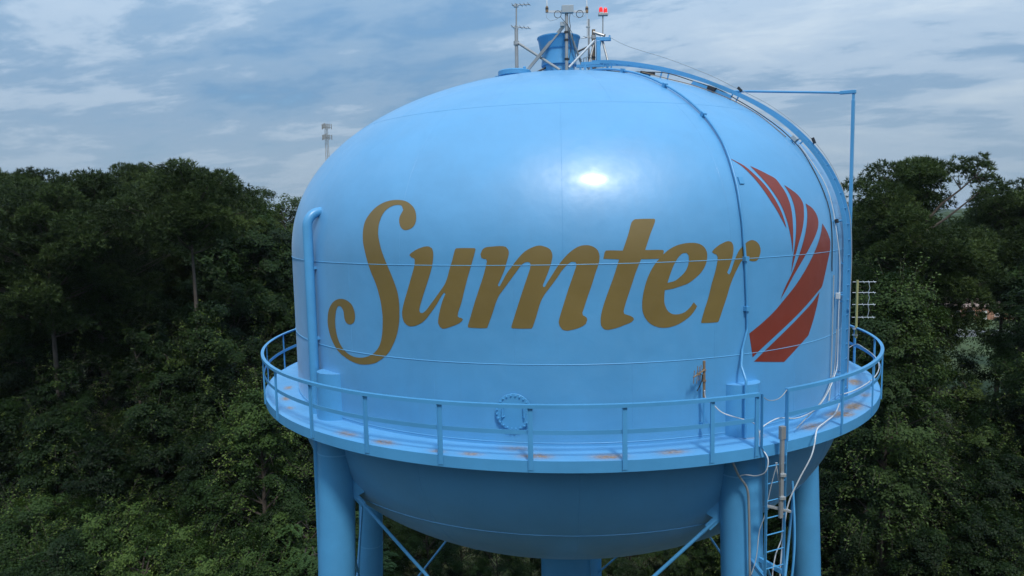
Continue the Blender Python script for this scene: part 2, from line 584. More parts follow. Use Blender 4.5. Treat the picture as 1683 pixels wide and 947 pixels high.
# ---- lettering and emblem, laid on the curved wall
LETTERS = {
    'S': ['-17.53,1.28 -17.56,1.33 -17.65,1.36 -17.80,1.35 -17.96,1.29 -18.08,1.18 -18.15,1.03 -18.18,0.87 -18.17,0.68 -18.11,0.48 -18.04,0.30 -17.92,0.05 -17.78,-0.22 -17.68,-0.44 -17.61,-0.64 -17.58,-0.84 -17.58,-1.07 -17.60,-1.30 -17.67,-1.57 -17.79,-1.81 -17.95,-2.03 -18.16,-2.19 -18.39,-2.31 -18.63,-2.37 -18.92,-2.40 -19.22,-2.37 -19.50,-2.30 -19.78,-2.19 -20.02,-2.00 -20.17,-1.79 -20.25,-1.55 -20.23,-1.35 -20.15,-1.17 -20.00,-1.02 -19.78,-0.91 -19.56,-0.87 -19.34,-0.89 -19.16,-0.97 -19.06,-1.10 -19.03,-1.25 -19.06,-1.37 -19.14,-1.44 -19.25,-1.47 -19.37,-1.45 -19.44,-1.38 -19.47,-1.28 -19.48,-1.18 -19.54,-1.09 -19.62,-1.05 -19.71,-1.06 -19.79,-1.14 -19.84,-1.27 -19.88,-1.47 -19.85,-1.71 -19.76,-1.91 -19.61,-2.07 -19.41,-2.18 -19.17,-2.24 -18.91,-2.24 -18.66,-2.19 -18.45,-2.10 -18.29,-1.97 -18.19,-1.82 -18.13,-1.63 -18.10,-1.42 -18.09,-1.19 -18.12,-0.91 -18.19,-0.64 -18.28,-0.41 -18.40,-0.19 -18.50,0.04 -18.58,0.27 -18.65,0.48 -18.68,0.66 -18.68,0.85 -18.64,1.01 -18.52,1.18 -18.36,1.32 -18.16,1.42 -17.95,1.47 -17.71,1.48 -17.50,1.45 -17.31,1.36 -17.18,1.24 -17.12,1.10 -17.11,0.97 -17.16,0.86 -17.28,0.79 -17.41,0.78 -17.51,0.84 -17.57,0.95 -17.58,1.07 -17.54,1.16 -17.50,1.24'],
    'u': ['-17.25,0.22 -17.18,0.28 -17.02,0.36 -16.84,0.41 -16.73,0.41 -16.66,0.37 -16.63,0.26 -16.64,0.11 -16.68,-0.06 -16.77,-0.31 -16.87,-0.55 -16.95,-0.75 -17.01,-0.91 -17.03,-1.01 -17.01,-1.06 -16.95,-1.06 -16.86,-1.00 -16.73,-0.85 -16.60,-0.70 -16.47,-0.54 -16.37,-0.41 -16.30,-0.26 -16.25,-0.10 -16.18,0.09 -16.10,0.35 -16.07,0.37 -15.65,0.37 -15.63,0.35 -15.70,0.11 -15.80,-0.19 -15.90,-0.51 -15.98,-0.79 -16.07,-1.03 -16.08,-1.10 -16.05,-1.13 -15.99,-1.14 -15.96,-1.17 -15.99,-1.21 -16.08,-1.27 -16.23,-1.33 -16.38,-1.38 -16.46,-1.39 -16.52,-1.35 -16.56,-1.27 -16.55,-1.16 -16.50,-0.96 -16.43,-0.76 -16.36,-0.62* -16.39,-0.59* -16.46,-0.67 -16.58,-0.85 -16.74,-1.05 -16.90,-1.22 -17.06,-1.32 -17.22,-1.37 -17.34,-1.37 -17.45,-1.30 -17.50,-1.18 -17.50,-1.04 -17.44,-0.84 -17.33,-0.56 -17.21,-0.25 -17.12,-0.00 -17.11,0.12 -17.13,0.15 -17.19,0.17'],
    'm': ['-15.52,0.24 -15.49,0.32 -15.42,0.38 -15.27,0.40 -15.08,0.41 -14.96,0.39 -14.91,0.33 -14.90,0.24 -14.94,0.10 -15.00,-0.09 -15.09,-0.29 -15.15,-0.41* -15.14,-0.44 -15.11,-0.44 -15.07,-0.37 -14.96,-0.18 -14.83,-0.01 -14.70,0.15 -14.57,0.28 -14.41,0.37 -14.26,0.41 -14.12,0.38 -14.02,0.32 -13.98,0.21 -14.00,0.07 -14.06,-0.11 -14.14,-0.31 -14.19,-0.42* -14.18,-0.46 -14.15,-0.46 -14.11,-0.39 -14.00,-0.22 -13.86,-0.01 -13.73,0.15 -13.59,0.28 -13.42,0.38 -13.25,0.40 -13.12,0.36 -13.03,0.28 -13.00,0.16 -13.02,0.01 -13.08,-0.16 -13.17,-0.44 -13.27,-0.72 -13.34,-0.93 -13.37,-1.01 -13.36,-1.07 -13.32,-1.09 -13.28,-1.12 -13.27,-1.17 -13.30,-1.25 -13.41,-1.32 -13.57,-1.37 -13.71,-1.39 -13.80,-1.36 -13.85,-1.29 -13.87,-1.21 -13.84,-1.08 -13.76,-0.83 -13.67,-0.55 -13.57,-0.27 -13.50,-0.07 -13.48,0.00 -13.50,0.05 -13.54,0.06 -13.59,0.06 -13.66,0.01 -13.77,-0.10 -13.89,-0.27 -14.04,-0.47 -14.15,-0.61 -14.23,-0.75 -14.28,-0.89 -14.34,-1.09 -14.42,-1.31 -14.44,-1.34 -14.86,-1.34 -14.88,-1.32 -14.82,-1.13 -14.72,-0.83 -14.62,-0.54 -14.52,-0.26 -14.45,-0.06 -14.44,0.02 -14.46,0.06 -14.50,0.07 -14.56,0.06 -14.64,-0.00 -14.75,-0.14 -14.88,-0.31 -15.01,-0.48 -15.13,-0.64 -15.21,-0.81 -15.28,-1.01 -15.39,-1.29 -15.41,-1.34 -15.84,-1.34 -15.85,-1.31 -15.79,-1.13 -15.68,-0.80 -15.57,-0.50 -15.46,-0.20 -15.40,0.01 -15.38,0.09 -15.40,0.14 -15.44,0.14 -15.50,0.16'],
    't': ['-12.92,0.11* -12.89,0.25 -12.86,0.28 -12.51,0.27* -12.48,0.35 -12.39,0.59 -12.30,0.86 -12.26,0.90 -12.22,0.92 -11.80,0.92 -11.78,0.90 -11.79,0.85 -11.91,0.59 -12.03,0.27* -11.64,0.26 -11.62,0.24 -11.65,0.10 -11.67,0.08 -12.12,0.08* -12.23,-0.18 -12.33,-0.47 -12.43,-0.76 -12.48,-0.92 -12.50,-1.00 -12.49,-1.06 -12.44,-1.08 -12.35,-1.11 -12.29,-1.15 -12.28,-1.19 -12.33,-1.24 -12.46,-1.29 -12.63,-1.35 -12.76,-1.38 -12.82,-1.39 -12.92,-1.37 -12.98,-1.29 -12.99,-1.18 -12.97,-1.03 -12.91,-0.82 -12.82,-0.57 -12.70,-0.25 -12.59,0.09*'],
    'e': ['-10.93,-0.88* -10.85,-0.97* -10.90,-1.05 -11.01,-1.17 -11.16,-1.27 -11.33,-1.35 -11.51,-1.39 -11.67,-1.39 -11.82,-1.35 -11.95,-1.27 -12.04,-1.15 -12.09,-1.02 -12.10,-0.85 -12.08,-0.67 -12.03,-0.46 -11.95,-0.25 -11.84,-0.06 -11.70,0.10 -11.54,0.24 -11.37,0.33 -11.17,0.38 -10.95,0.39 -10.79,0.36 -10.68,0.29 -10.62,0.19 -10.61,0.06 -10.65,-0.09 -10.74,-0.23 -10.89,-0.36 -11.07,-0.47 -11.27,-0.53 -11.44,-0.57 -11.60,-0.59* -11.61,-0.72 -11.61,-0.85 -11.58,-0.95 -11.52,-1.05 -11.42,-1.11 -11.30,-1.12 -11.16,-1.09 -11.03,-1.00', '-11.54,-0.44* -11.50,-0.32 -11.43,-0.14 -11.36,0.00 -11.27,0.12 -11.18,0.18 -11.10,0.18 -11.06,0.13 -11.05,0.03 -11.07,-0.09 -11.14,-0.22 -11.25,-0.32 -11.37,-0.40'],
    'r': ['-10.49,0.18 -10.45,0.23 -10.33,0.31 -10.19,0.37 -10.07,0.40 -9.99,0.38 -9.94,0.30 -9.94,0.18 -9.97,0.03 -10.04,-0.16 -10.10,-0.28* -10.05,-0.33* -10.01,-0.28 -9.95,-0.13 -9.87,0.05 -9.79,0.18 -9.68,0.27 -9.54,0.37 -9.41,0.40 -9.28,0.36 -9.19,0.27 -9.16,0.15 -9.20,0.03 -9.26,-0.05 -9.35,-0.07 -9.48,-0.05 -9.56,-0.01 -9.65,-0.00 -9.74,-0.08 -9.83,-0.21 -9.95,-0.42 -10.03,-0.60 -10.11,-0.83 -10.21,-1.08 -10.31,-1.33 -10.34,-1.35 -10.74,-1.34 -10.75,-1.32 -10.68,-1.09 -10.58,-0.81 -10.49,-0.49 -10.41,-0.25 -10.36,-0.05 -10.35,0.07 -10.38,0.12 -10.44,0.14'],
    'b0': ['-9.51,2.37* -9.32,2.27 -9.11,2.14 -8.90,1.92 -8.67,1.63 -8.50,1.33 -8.38,1.06 -8.31,0.84 -8.26,0.62* -8.38,0.81 -8.51,1.04 -8.65,1.27 -8.82,1.58 -9.00,1.87 -9.22,2.15'],
    'b1': ['-8.93,2.15* -8.73,2.07 -8.45,1.94 -8.21,1.82 -8.11,1.66 -8.02,1.48 -7.97,1.24 -7.97,0.97 -8.01,0.66 -8.04,0.38 -8.07,0.06* -8.10,0.27 -8.16,0.58 -8.23,0.89 -8.33,1.19 -8.48,1.48 -8.65,1.75 -8.84,2.02'],
    'b2': ['-7.96,1.66* -7.73,1.54 -7.50,1.39 -7.40,1.20 -7.45,1.00 -7.54,0.77 -7.70,0.48 -7.86,0.21 -8.00,-0.10 -8.11,-0.39* -8.07,-0.12 -8.00,0.16 -7.92,0.49 -7.85,0.83 -7.82,1.12 -7.85,1.39'],
    'b3': ['-7.28,1.20* -7.00,1.08 -6.83,0.90 -6.81,0.75 -6.88,0.60 -7.09,0.38 -7.34,0.16 -7.67,-0.14 -8.01,-0.46 -8.28,-0.76 -8.49,-0.98* -8.32,-0.70 -8.10,-0.43 -7.87,-0.10 -7.67,0.23 -7.50,0.53 -7.36,0.82 -7.28,1.05'],
    'b4': ['-6.59,0.70* -6.36,0.50 -6.17,0.28 -6.16,0.19 -6.18,0.04 -6.38,-0.34 -6.56,-0.68 -6.66,-0.83 -6.79,-0.89 -6.99,-0.98 -7.78,-1.37 -8.51,-1.73 -9.08,-2.04 -9.36,-2.22* -9.47,-1.67* -9.09,-1.47 -8.70,-1.24 -8.36,-1.00 -8.00,-0.75 -7.60,-0.43 -7.22,-0.08 -6.94,0.22 -6.75,0.45'],
    'b5': ['-6.79,-0.95* -6.91,-1.25 -7.09,-1.59 -7.32,-1.94* -7.85,-2.20 -8.32,-2.45* -9.32,-2.32* -8.92,-2.07 -8.34,-1.75 -7.67,-1.41 -7.17,-1.17'],
}


def loop_points(txt):
    raw = []
    for w in txt.split():
        c = w.endswith("*")
        x, y = w.rstrip("*").split(",")
        raw.append((Vector((float(x), float(y))), c))
    n = len(raw)
    out = []
    for i in range(n):
        p1, c1 = raw[i]
        p2, c2 = raw[(i + 1) % n]
        p0 = raw[i - 1][0]
        p3 = raw[(i + 2) % n][0]
        d = (p2 - p1).length
        t1 = (p2 - p1) if c1 else (p2 - p0) * (d / max((p1 - p0).length + d, 1e-6))
        t2 = (p2 - p1) if c2 else (p3 - p1) * (d / max((p3 - p2).length + d, 1e-6))
        k = max(1, int(d / 0.045))
        for j in range(k):
            t = j / k
            out.append(p1 * (2 * t ** 3 - 3 * t * t + 1) + t1 * (t ** 3 - 2 * t * t + t) + p2 * (-2 * t ** 3 + 3 * t * t) + t2 * (t ** 3 - t * t))
    return out


def on_wall(name, loops, mat, off=0.006):
    vs2, es = [], []
    for lp in loops:
        pts = loop_points(lp)
        o = len(vs2)
        vs2 += pts
        es += [(o + i, o + (i + 1) % len(pts)) for i in range(len(pts))]
    xs = [p.x for p in vs2]
    ys = [p.y for p in vs2]
    g = 0.14
    x = min(xs) + g / 2
    while x < max(xs):
        y = min(ys) + g / 2
        while y < max(ys):
            vs2.append(Vector((x, y)))
            y += g
        x += g
    v2, _e, f2, *_rest = delaunay_2d_cdt(vs2, es, [], 0, 1e-5)

    def inside(c):
        hit = False
        for a, b_ in es:
            p, q = vs2[a], vs2[b_]
            if (p.y > c.y) != (q.y > c.y) and c.x < p.x + (c.y - p.y) / (q.y - p.y) * (q.x - p.x):
                hit = not hit
        return hit

    f2 = [f for f in f2 if inside((v2[f[0]] + v2[f[1]] + v2[f[2]]) / 3)]
    mb = MB()
    used = sorted({i for f in f2 for i in f})
    ix = {k: i for i, k in enumerate(used)}
    pts = [wall(math.degrees(v2[k].x / R), v2[k].y, off) for k in used]
    mb.add(pts, [tuple(ix[i] for i in f) for f in f2])
    me = mb.mesh(name, mat, normals=False)
    # face outward
    flip = [p.index for p in me.polygons if p.normal.dot(Vector((p.center.x, p.center.y, 0.2))) < 0]
    if flip:
        bm = bmesh.new()
        bm.from_mesh(me)
        bm.faces.ensure_lookup_table()
        bmesh.ops.reverse_faces(bm, faces=[bm.faces[i] for i in flip])
        bm.to_mesh(me)
        bm.free()
    me.polygons.foreach_set("use_smooth", [True] * len(me.polygons))
    return inst(name, me, shell)


for key in ("S", "u", "m", "t", "e", "r"):
    o = on_wall("letter", LETTERS[key], M_GOLD)
    o["label"] = "painted gold script letter " + key
for k in range(6):
    on_wall("emblem_blade", LETTERS["b%d" % k], M_RED)

# ---- weld seams
for s, rr in ((0.0, 0.0115), (-2.122, 0.0115), (4.4, 0.004), (-3.83, 0.0111)):
    r_, z_, nr, nz = surf(s)
    sec = [(r_ + rr * math.cos(a) * nr - rr * .7 * math.sin(a) * nz, z_ + rr * math.cos(a) * nz + rr * .7 * math.sin(a) * nr) for a in [math.pi * 2 * k / 6 for k in range(6)]]
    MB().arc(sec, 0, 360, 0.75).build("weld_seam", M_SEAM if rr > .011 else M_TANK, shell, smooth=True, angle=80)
random.seed(4)
for s0, s1, n_, ph in ((-3.8, -2.15, 12, 6), (-2.1, -0.03, 12, 19), (0.05, 4.35, 14, 9), (4.45, 9.6, 14, 20)):
    for k in range(n_):
        az = ph + 360 / n_ * k
        ss = np.linspace(s0, s1, 3 if s1 <= 0 else 24)
        MB().tube([wall(az, float(s), -0.001) for s in ss], 0.005, 5, False).build("weld_seam", M_TANK, shell, smooth=True, angle=80)

# ---- bowl
prof = []
for k in range(49):
    a = math.pi / 2 * k / 48
    prof.append((max(R * math.cos(a), 0.5), Z_BOWL - BOWL_H * math.sin(a)))
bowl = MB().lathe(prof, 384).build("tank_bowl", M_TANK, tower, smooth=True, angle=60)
zz = 19.75
rr_ = R * math.sqrt(1 - ((Z_BOWL - zz) / BOWL_H) ** 2)
MB().arc([(rr_ + .014 * math.cos(a), zz + .014 * math.sin(a)) for a in [math.pi / 3 * k for k in range(6)]], 0, 360, 0.75).build("weld_seam", M_TANK, bowl, smooth=True, angle=80)
for k in range(14):
    az = 11 + 360 / 14 * k
    pts = [pol(az, R * math.cos(a), Z_BOWL - BOWL_H * math.sin(a)) for a in np.linspace(0.02, 1.15, 24)]
    MB().tube(pts, 0.007, 5, False).build("weld_seam", M_TANK, bowl, smooth=True, angle=80)

# ---- riser
MB().lathe([(1.25, 17.35), (1.05, 17.0), (0.92, 16.6), (0.86, 16.0), (0.84, 15.2), (0.84, 0.3), (1.3, 0.3), (1.3, 0.0)], 48).build("riser_pipe", M_STEEL, tower, smooth=True)

# ---- legs
LEG_AZ = [-137.8 + 72 * k for k in range(5)]


def legp(k, z, dr=0.0, side=0.0):
    t = rad(LEG_AZ[k % 5])
    r = 8.5 + (18 - z) / 22 + dr
    return Vector((r * math.cos(t) - side * math.sin(t), r * math.sin(t) + side * math.cos(t), z))


LEG_R = 0.468
for k in range(5):
    leg = MB().tube([legp(k, 0.25), legp(k, 8), legp(k, 16), legp(k, 23.2)], LEG_R, 40).build("leg", M_STEEL, tower, smooth=True)
    MB().tube([legp(k, 23.2), legp(k, 23.212)], LEG_R + 0.002, 40).build("leg_cap", M_DECK, leg, smooth=True)  # paler deck colour, light on the upward face put into the paint
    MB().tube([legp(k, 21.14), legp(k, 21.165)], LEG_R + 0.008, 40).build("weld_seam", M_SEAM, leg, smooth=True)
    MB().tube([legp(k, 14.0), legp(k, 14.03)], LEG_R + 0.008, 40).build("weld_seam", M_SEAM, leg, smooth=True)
    MB().box(legp(k, 0.12), (1.5, 1.5, 0.25), Matrix.Rotation(rad(LEG_AZ[k]), 3, "Z")).build("base_plate", M_CONC, leg)

# ---- bracing: two crossing rods with gusset plates in every bay, and a strut ring below
for k in range(5):
    for a, b_ in ((k, k + 1), (k + 1, k)):
        A, B = legp(a, 20.55), legp(b_, 10.0)
        d = (B - A).normalized()
        p0 = A + d * 0.78
        side = (1 if b_ > a else -1)
        rod = MB().tube([p0, B - d * 0.7], 0.043, 10).build("brace_rod", M_STEEL, tower, smooth=True)
        MB().beam(p0 - d * 0.12, p0 + d * 0.26, 0.035, 0.17, d.cross(Vector((0, 0, 1))).cross(d)).build("clevis", M_STEEL, rod, bevel=0.006)
        h = Vector((B.x - A.x, B.y - A.y, 0)).normalized()
        n_ = h.cross(Vector((0, 0, 1)))
        th = 0.014
        q = [A + h * 0.40 + Vector((0, 0, 0.24)), A + h * 0.52 + Vector((0, 0, 0.26)), A + h * 0.78 + Vector((0, 0, -0.12)), A + h * 0.74 + Vector((0, 0, -0.42)), A + h * 0.40 + Vector((0, 0, -0.62))]
        mb = MB()
        mb.add([p + n_ * th for p in q] + [p - n_ * th for p in q],
               [(0, 1, 2, 3, 4), (9, 8, 7, 6, 5)] + [(i, (i + 1) % 5, (i + 1) % 5 + 5, i + 5) for i in range(5)])
        mb.build("gusset_plate", M_STEEL, rod)
    A, B = legp(k, 9.6), legp(k + 1, 9.6)
    d = (B - A).normalized()
    MB().beam(A + d * 0.46, B - d * 0.46, 0.22, 0.30).build("strut", M_STEEL, tower)

# ---- balcony
RUST = [(-127.8, 9.03, 1.2, .8), (-120.1, 9.05, 1.1, 1.0), (-111.2, 9.12, .7, .8), (-106.4, 9.09, .9, .8), (-97.8, 9.04, 1.3, 1.0), (-88.3, 9.08, 1.3, 1.0), (-79.7, 9.02, 1.2, .8),
        (-65.5, 8.75, 1.0, 1.0), (-155, 8.84, .9, .9), (-163.7, 8.70, .9, .9), (-148, 8.95, .7, .7), (-54.7, 8.95, 1.5, .8), (-46.0, 8.85, 1.4, 1.2), (-45.0, 9.08, .9, 1.0), (-39.9, 8.95, 1.6, 1.2),
        (-21.5, 8.73, 1.5, 1.2), (-31, 9.0, 1.0, .7), (-101, 8.6, 1.4, .5), (30, 9.0, 1.2, 1.0), (65, 8.9, 1.4, 1.0), (110, 9.05, 1.2, 1.0), (150, 8.9, 1.2, 1.0)]
na, nrd = 1080, 10
mb = MB()
vs_, fs_, rust = [], [], []
for i in range(na):
    az = -180 + 360 * i / na
    for j in range(nrd + 1):
        r_ = R - 0.02 + (R_FAS - 0.001 - R + 0.02) * j / nrd
        vs_.append(pol(az, r_, Z_DECK))
        w = 0
        for ra, rr, sz, am in RUST:
            da = (az - ra + 180) % 360 - 180
            if abs(da) < 8:
                w += 1.25 * am * math.exp(-((rad(da) * 9 / (0.24 * sz)) ** 2) - ((r_ - rr) / (0.11 * sz)) ** 2)
        rust.append(min(1.0, w * 1.1))
for i in range(na):
    i2 = (i + 1) % na
    for j in range(nrd):
        a, b_ = i * (nrd + 1) + j, i2 * (nrd + 1) + j
        fs_.append((a, a + 1, b_ + 1, b_))
n0 = len(vs_)
for i in range(na):        # underside
    az = -180 + 360 * i / na
    vs_ += [pol(az, R - 0.02, Z_DECK - 0.02), pol(az, R_FAS - 0.001, Z_DECK - 0.02)]
    rust += [0, 0]
for i in range(na):
    a, b_ = n0 + 2 * i, n0 + 2 * ((i + 1) % na)
    fs_.append((b_, b_ + 1, a + 1, a))
mb.add(vs_, fs_)
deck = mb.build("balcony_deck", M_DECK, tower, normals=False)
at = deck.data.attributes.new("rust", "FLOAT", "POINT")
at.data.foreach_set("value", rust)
MB().arc([(R_FAS, Z_FAS), (R_FAS, Z_DECK + 0.004), (R_FAS - 0.012, Z_DECK + 0.004), (R_FAS - 0.012, Z_FAS + 0.012), (R_FAS - 0.09, Z_FAS + 0.012), (R_FAS - 0.09, Z_FAS)], 0, 360, 0.75).build("balcony_fascia", M_STEEL, tower, smooth=True)

GATE0, GATE1 = -68.6, -63.5
a0, a1 = GATE1 - 0.25, 360 + GATE0 + 0.25
MB().arc([(9.315, Z_RAIL), (9.40, Z_RAIL), (9.40, Z_RAIL - .075), (9.388, Z_RAIL - .075), (9.388, Z_RAIL - .012), (9.315, Z_RAIL - .012)], a0, a1, 0.75).build("top_rail", M_STEEL, tower, smooth=True)
MB().arc([(9.326, Z_MID + .045), (9.338, Z_MID + .045), (9.338, Z_MID - .045), (9.326, Z_MID - .045)], a0, a1, 0.75).build("mid_rail", M_STEEL, tower, smooth=True)
mb = MB()
zb, zt = Z_FAS + 0.05, Z_RAIL - 0.014
mb.add([(x, y, z) for z in (zb, zt) for x, y in ((9.346, -.052), (9.384, -.052), (9.384, -.041), (9.357, -.041), (9.357, .052), (9.346, .052))],
       [(0, 1, 2, 3, 4, 5), (11, 10, 9, 8, 7, 6)] + [(i, (i + 1) % 6, (i + 1) % 6 + 6, i + 6) for i in range(6)])
post_me = mb.mesh("railing_post", M_STEEL)
for az in [-146.0, -133.4, -121.6, -110.0, -98.2, -86.6, -75.2, GATE0, GATE1, -51.2, -39.2, -27.8, -15.4, -3.8] + [8.2 + 12.1 * k for k in range(15)] + [190.0, 202.6]:
    inst("railing_post", post_me, tower, rot=(0, 0, rad(az)))

# ---- access ladder below the gate, its side rails rise to the deck
lad = MB()
LAZ0, LAZ1 = -67.55, -64.45
st_top = (Z_FAS + 0.02)
acc = MB().beam(pol(LAZ0, 9.47, 3.0), pol(LAZ0, 9.47, st_top), 0.012, 0.07, pol(LAZ0, 1, 0)).build("access_ladder", M_STEEL, tower)
MB().beam(pol(LAZ1, 9.47, 3.0), pol(LAZ1, 9.47, st_top), 0.012, 0.07, pol(LAZ1, 1, 0)).build("stringer", M_STEEL, acc)
for az, azp in ((LAZ0, GATE0 + .45), (LAZ1, GATE1 - .45)):
    MB().beam(pol(az, 9.47, st_top - 0.03), pol(azp, 9.42, Z_DECK + 0.05), 0.02, 0.07, pol(az, 1, 0)).build("stringer_bend", M_STEEL, acc)
    MB().beam(pol(azp, 9.42, Z_DECK), pol(azp, 9.42, Z_RAIL - 0.02), 0.012, 0.075, pol(az, 1, 0)).build("gate_stile", M_STEEL, acc)
mb = MB().tube([pol(LAZ0, 9.47, 0) - Vector((0, 0, 0)), pol(LAZ1, 9.47, 0)], 0.0135, 8)
rung_me = mb.mesh("rung", M_STEEL, smooth=True)
for k in range(48):
    inst("rung", rung_me, acc, loc=(0, 0, 21.66 - 0.375 * k))
for z in (19.35, 15.2, 11.0):
    for az in (LAZ0, LAZ1):
        a_ = legp(1, z)
        MB().beam(a_ + (pol(az, 9.44, z - .12) - a_).normalized() * 0.42, pol(az, 9.44, z - .12), 0.07, 0.10).build("standoff", M_STEEL, acc)

# ---- overflow pipe
OAZ = -142.0
pts = [pol(OAZ, 8.72, 0.5), pol(OAZ, 8.57, 20.5), pol(OAZ, 8.56, 22.0), pol(OAZ, 8.56, 24.5), pol(OAZ, 8.56, 26.85)]
for k in range(1, 8):
    a = math.pi / 2 * k / 7
    pts.append(pol(OAZ, 8.56 - 0.36 * (1 - math.cos(a)), 26.85 + 0.36 * math.sin(a)))
pts.append(pol(OAZ, 7.62, 27.22))
pipe = MB().tube(pts, 0.122, 20).build("overflow_pipe", M_STEEL, tower, smooth=True)
MB().beam(pol(OAZ, 8.2, 27.06), pol(OAZ, 8.02, 27.02), 0.02, 0.16).build("pipe_bracket", M_STEEL, pipe)
for z in (24.0, 25.8):
    MB().beam(pol(OAZ, 8.38, z), pol(OAZ, 8.47, z), 0.16, 0.06).build("pipe_bracket", M_STEEL, pipe)

# ---- manhole
MAZ, MZ = -101.3, 22.83


def local(az, r, z):
    n_ = pol(az, 1, 0)
    t_ = Vector((-n_.y, n_.x, 0))
    m_ = Matrix((t_, Vector((0, 0, 1)), n_)).transposed().to_4x4()
    m_.translation = pol(az, r, z)
    return m_


def lbuild(mb, m4, name, mat, parent, **kw):
    mb.v = [tuple(m4 @ Vector(p)) for p in mb.v]
    return mb.build(name, mat, parent, **kw)


ML = local(MAZ, R, MZ)
mh = lbuild(MB().lathe([(0.33, -0.06), (0.33, 0.055), (0.40, 0.055), (0.40, 0.085), (0.396, 0.089), (0.0, 0.10)], 48), ML, "manhole_cover", M_STEEL, tower, smooth=True)
for k in range(24):
    a = 2 * math.pi * (k + .5) / 24
    c = (0.362 * math.cos(a), 0.362 * math.sin(a), 0)
    lbuild(MB().lathe([(0.019, 0.088), (0.019, 0.118), (0.014, 0.124)], 6, c, cap1=True), ML, "bolt", M_STEEL, mh)
for sx in (-1, 1):
    lbuild(MB().tube([(sx * .22, .12, .09), (sx * .23, .12, .15), (sx * .24, -.10, .15), (sx * .20, -.10, .09)], 0.018, 8), ML, "handle", M_STEEL, mh, smooth=True)

# ---- dome ladder with its safety rail post
DAZ = -36.3


def lad_off(s):
    return 0.20 + max(0.0, min(1.0, (s - 5.5) / 3.5)) * 0.14


dl = None
for side in (-0.235, 0.235):
    mb = MB()
    ss = np.concatenate([np.linspace(-3.88, 0, 6), np.linspace(0.1, 9.7, 70)])
    vs_, fs_ = [], []
    for s in ss:
        s = float(s)
        for do, dsd in ((-.05, -.011), (.05, -.011), (.05, .011), (-.05, .011)):
            vs_.append(wall(DAZ, s, lad_off(s) + do, side + dsd))
    for i in range(len(ss) - 1):
        for k in range(4):
            fs_.append((i * 4 + k, i * 4 + (k + 1) % 4, i * 4 + 4 + (k + 1) % 4, i * 4 + 4 + k))
    n0 = (len(ss) - 1) * 4
    fs_ += [(0, 1, 2, 3), (n0 + 3, n0 + 2, n0 + 1, n0)]
    mb.add(vs_, fs_)
    o = mb.build("dome_ladder" if dl is None else "stringer", M_STEEL, tower if dl is None else dl, smooth=True)
    dl = dl or o
s = -3.6
while s < 9.5:
    MB().tube([wall(DAZ, s, lad_off(s), -0.25), wall(DAZ, s, lad_off(s), 0.25)], 0.013, 8).build("rung", M_STEEL, dl, smooth=True)
    s += 0.385
for s in (-3.2, -1.14, 0.73, 3.05, 5.2, 7.4, 9.3):
    for sd in (-.235, .235):
        MB().tube([wall(DAZ, s, 0.0, sd), wall(DAZ, s, lad_off(s) - .04, sd)], 0.022, 8).build("standoff", M_STEEL, dl, smooth=True)
# blue bracket plate under the ladder
mb = MB()
pl = [wall(DAZ, s, o_, -.34) for s, o_ in ((5.15, .02), (5.2, .12), (6.35, .13), (6.4, .03))]
ql = [wall(DAZ, s, o_, -.31) for s, o_ in ((5.15, .02), (5.2, .12), (6.35, .13), (6.4, .03))]
mb.add(pl + ql, [(0, 1, 2, 3), (7, 6, 5, 4)] + [(i, (i + 1) % 4, (i + 1) % 4 + 4, i + 4) for i in range(4)])
mb.build("bracket_plate", M_STEEL, dl)
# safety post: a steel channel with an arm back to the ladder
PAZ, PR = -33.9, 8.575
hp = MB().beam(pol(PAZ, PR, 24.45), pol(PAZ, PR, 29.75), 0.125, 0.075, pol(PAZ, 1, 0)).build("safety_post", M_STEEL, tower, bevel=0.01)
MB().beam(pol(PAZ, PR, 29.75), pol(PAZ, PR, 29.93), 0.06, 0.06, pol(PAZ, 1, 0)).build("neck", M_STEEL, hp)
MB().beam(pol(PAZ, PR + .06, 29.955), pol(PAZ, PR - .32, 29.965), 0.10, 0.085).build("elbow", M_STEEL, hp, bevel=0.01)
MB().tube([pol(PAZ, PR - .3, 29.965), wall(DAZ, 5.45, .20, .22)], 0.030, 10).build("arm", M_STEEL, hp, smooth=True)
for z in (24.6, 25.6):
    MB().beam(pol(PAZ, 8.40, z), pol(PAZ, 8.54, z), 0.06, 0.05).build("post_bracket", M_STEEL, hp)
MB().beam(pol(PAZ, PR + .02, 24.42), pol(PAZ - 1.6, PR + .06, 24.42), 0.05, 0.05).build("post_bracket", M_STEEL, hp)

# ---- conduit down the wall
CP = [(-50, 10.0, .06), (-58, 9.2, .06), (-62.0, 8.2, .06), (-63.2, 7.0, .06), (-64.2, 5.6, .06), (-64.2, 4.6, .06), (-64.25, 3.8, .06), (-64.7, 2.82, .06), (-65.5, 1.95, .05), (-66.0, 1.15, .05), (-66.05, .34, .05),
      (-65.73, -.2, .05), (-65.42, -.87, .05), (-65.23, -1.55, .05), (-66.25, -2.01, .06), (-67.0, -2.34, .16), (-67.3, -2.62, .37), (-67.4, -2.95, .37), (-67.5, -3.88, .40)]
pts = []
for i in range(len(CP) - 1):
    for j in range(5):
        t = j / 5
        pts.append(wall(*[CP[i][k] + (CP[i + 1][k] - CP[i][k]) * t for k in range(3)]))
pts.append(wall(*CP[-1]))
con = MB().tube(pts, 0.030, 8).build("conduit", M_STEEL, tower, smooth=True, angle=60)
for az, s in ((-62.6, 7.6), (-64.2, 5.5), (-64.2, 3.8), (-65.7, .0), (-65.4, -1.1)):
    mb = MB()
    r_, z_, nr, nz = surf(s)
    n_ = Vector((nr * math.cos(rad(az)), nr * math.sin(rad(az)), nz))
    mb.beam(wall(az, s, .0, -.01), wall(az, s, .11, -.01), 0.10, 0.10, (0, 0, 1))
    mb.build("conduit_clip", M_STEEL, con)
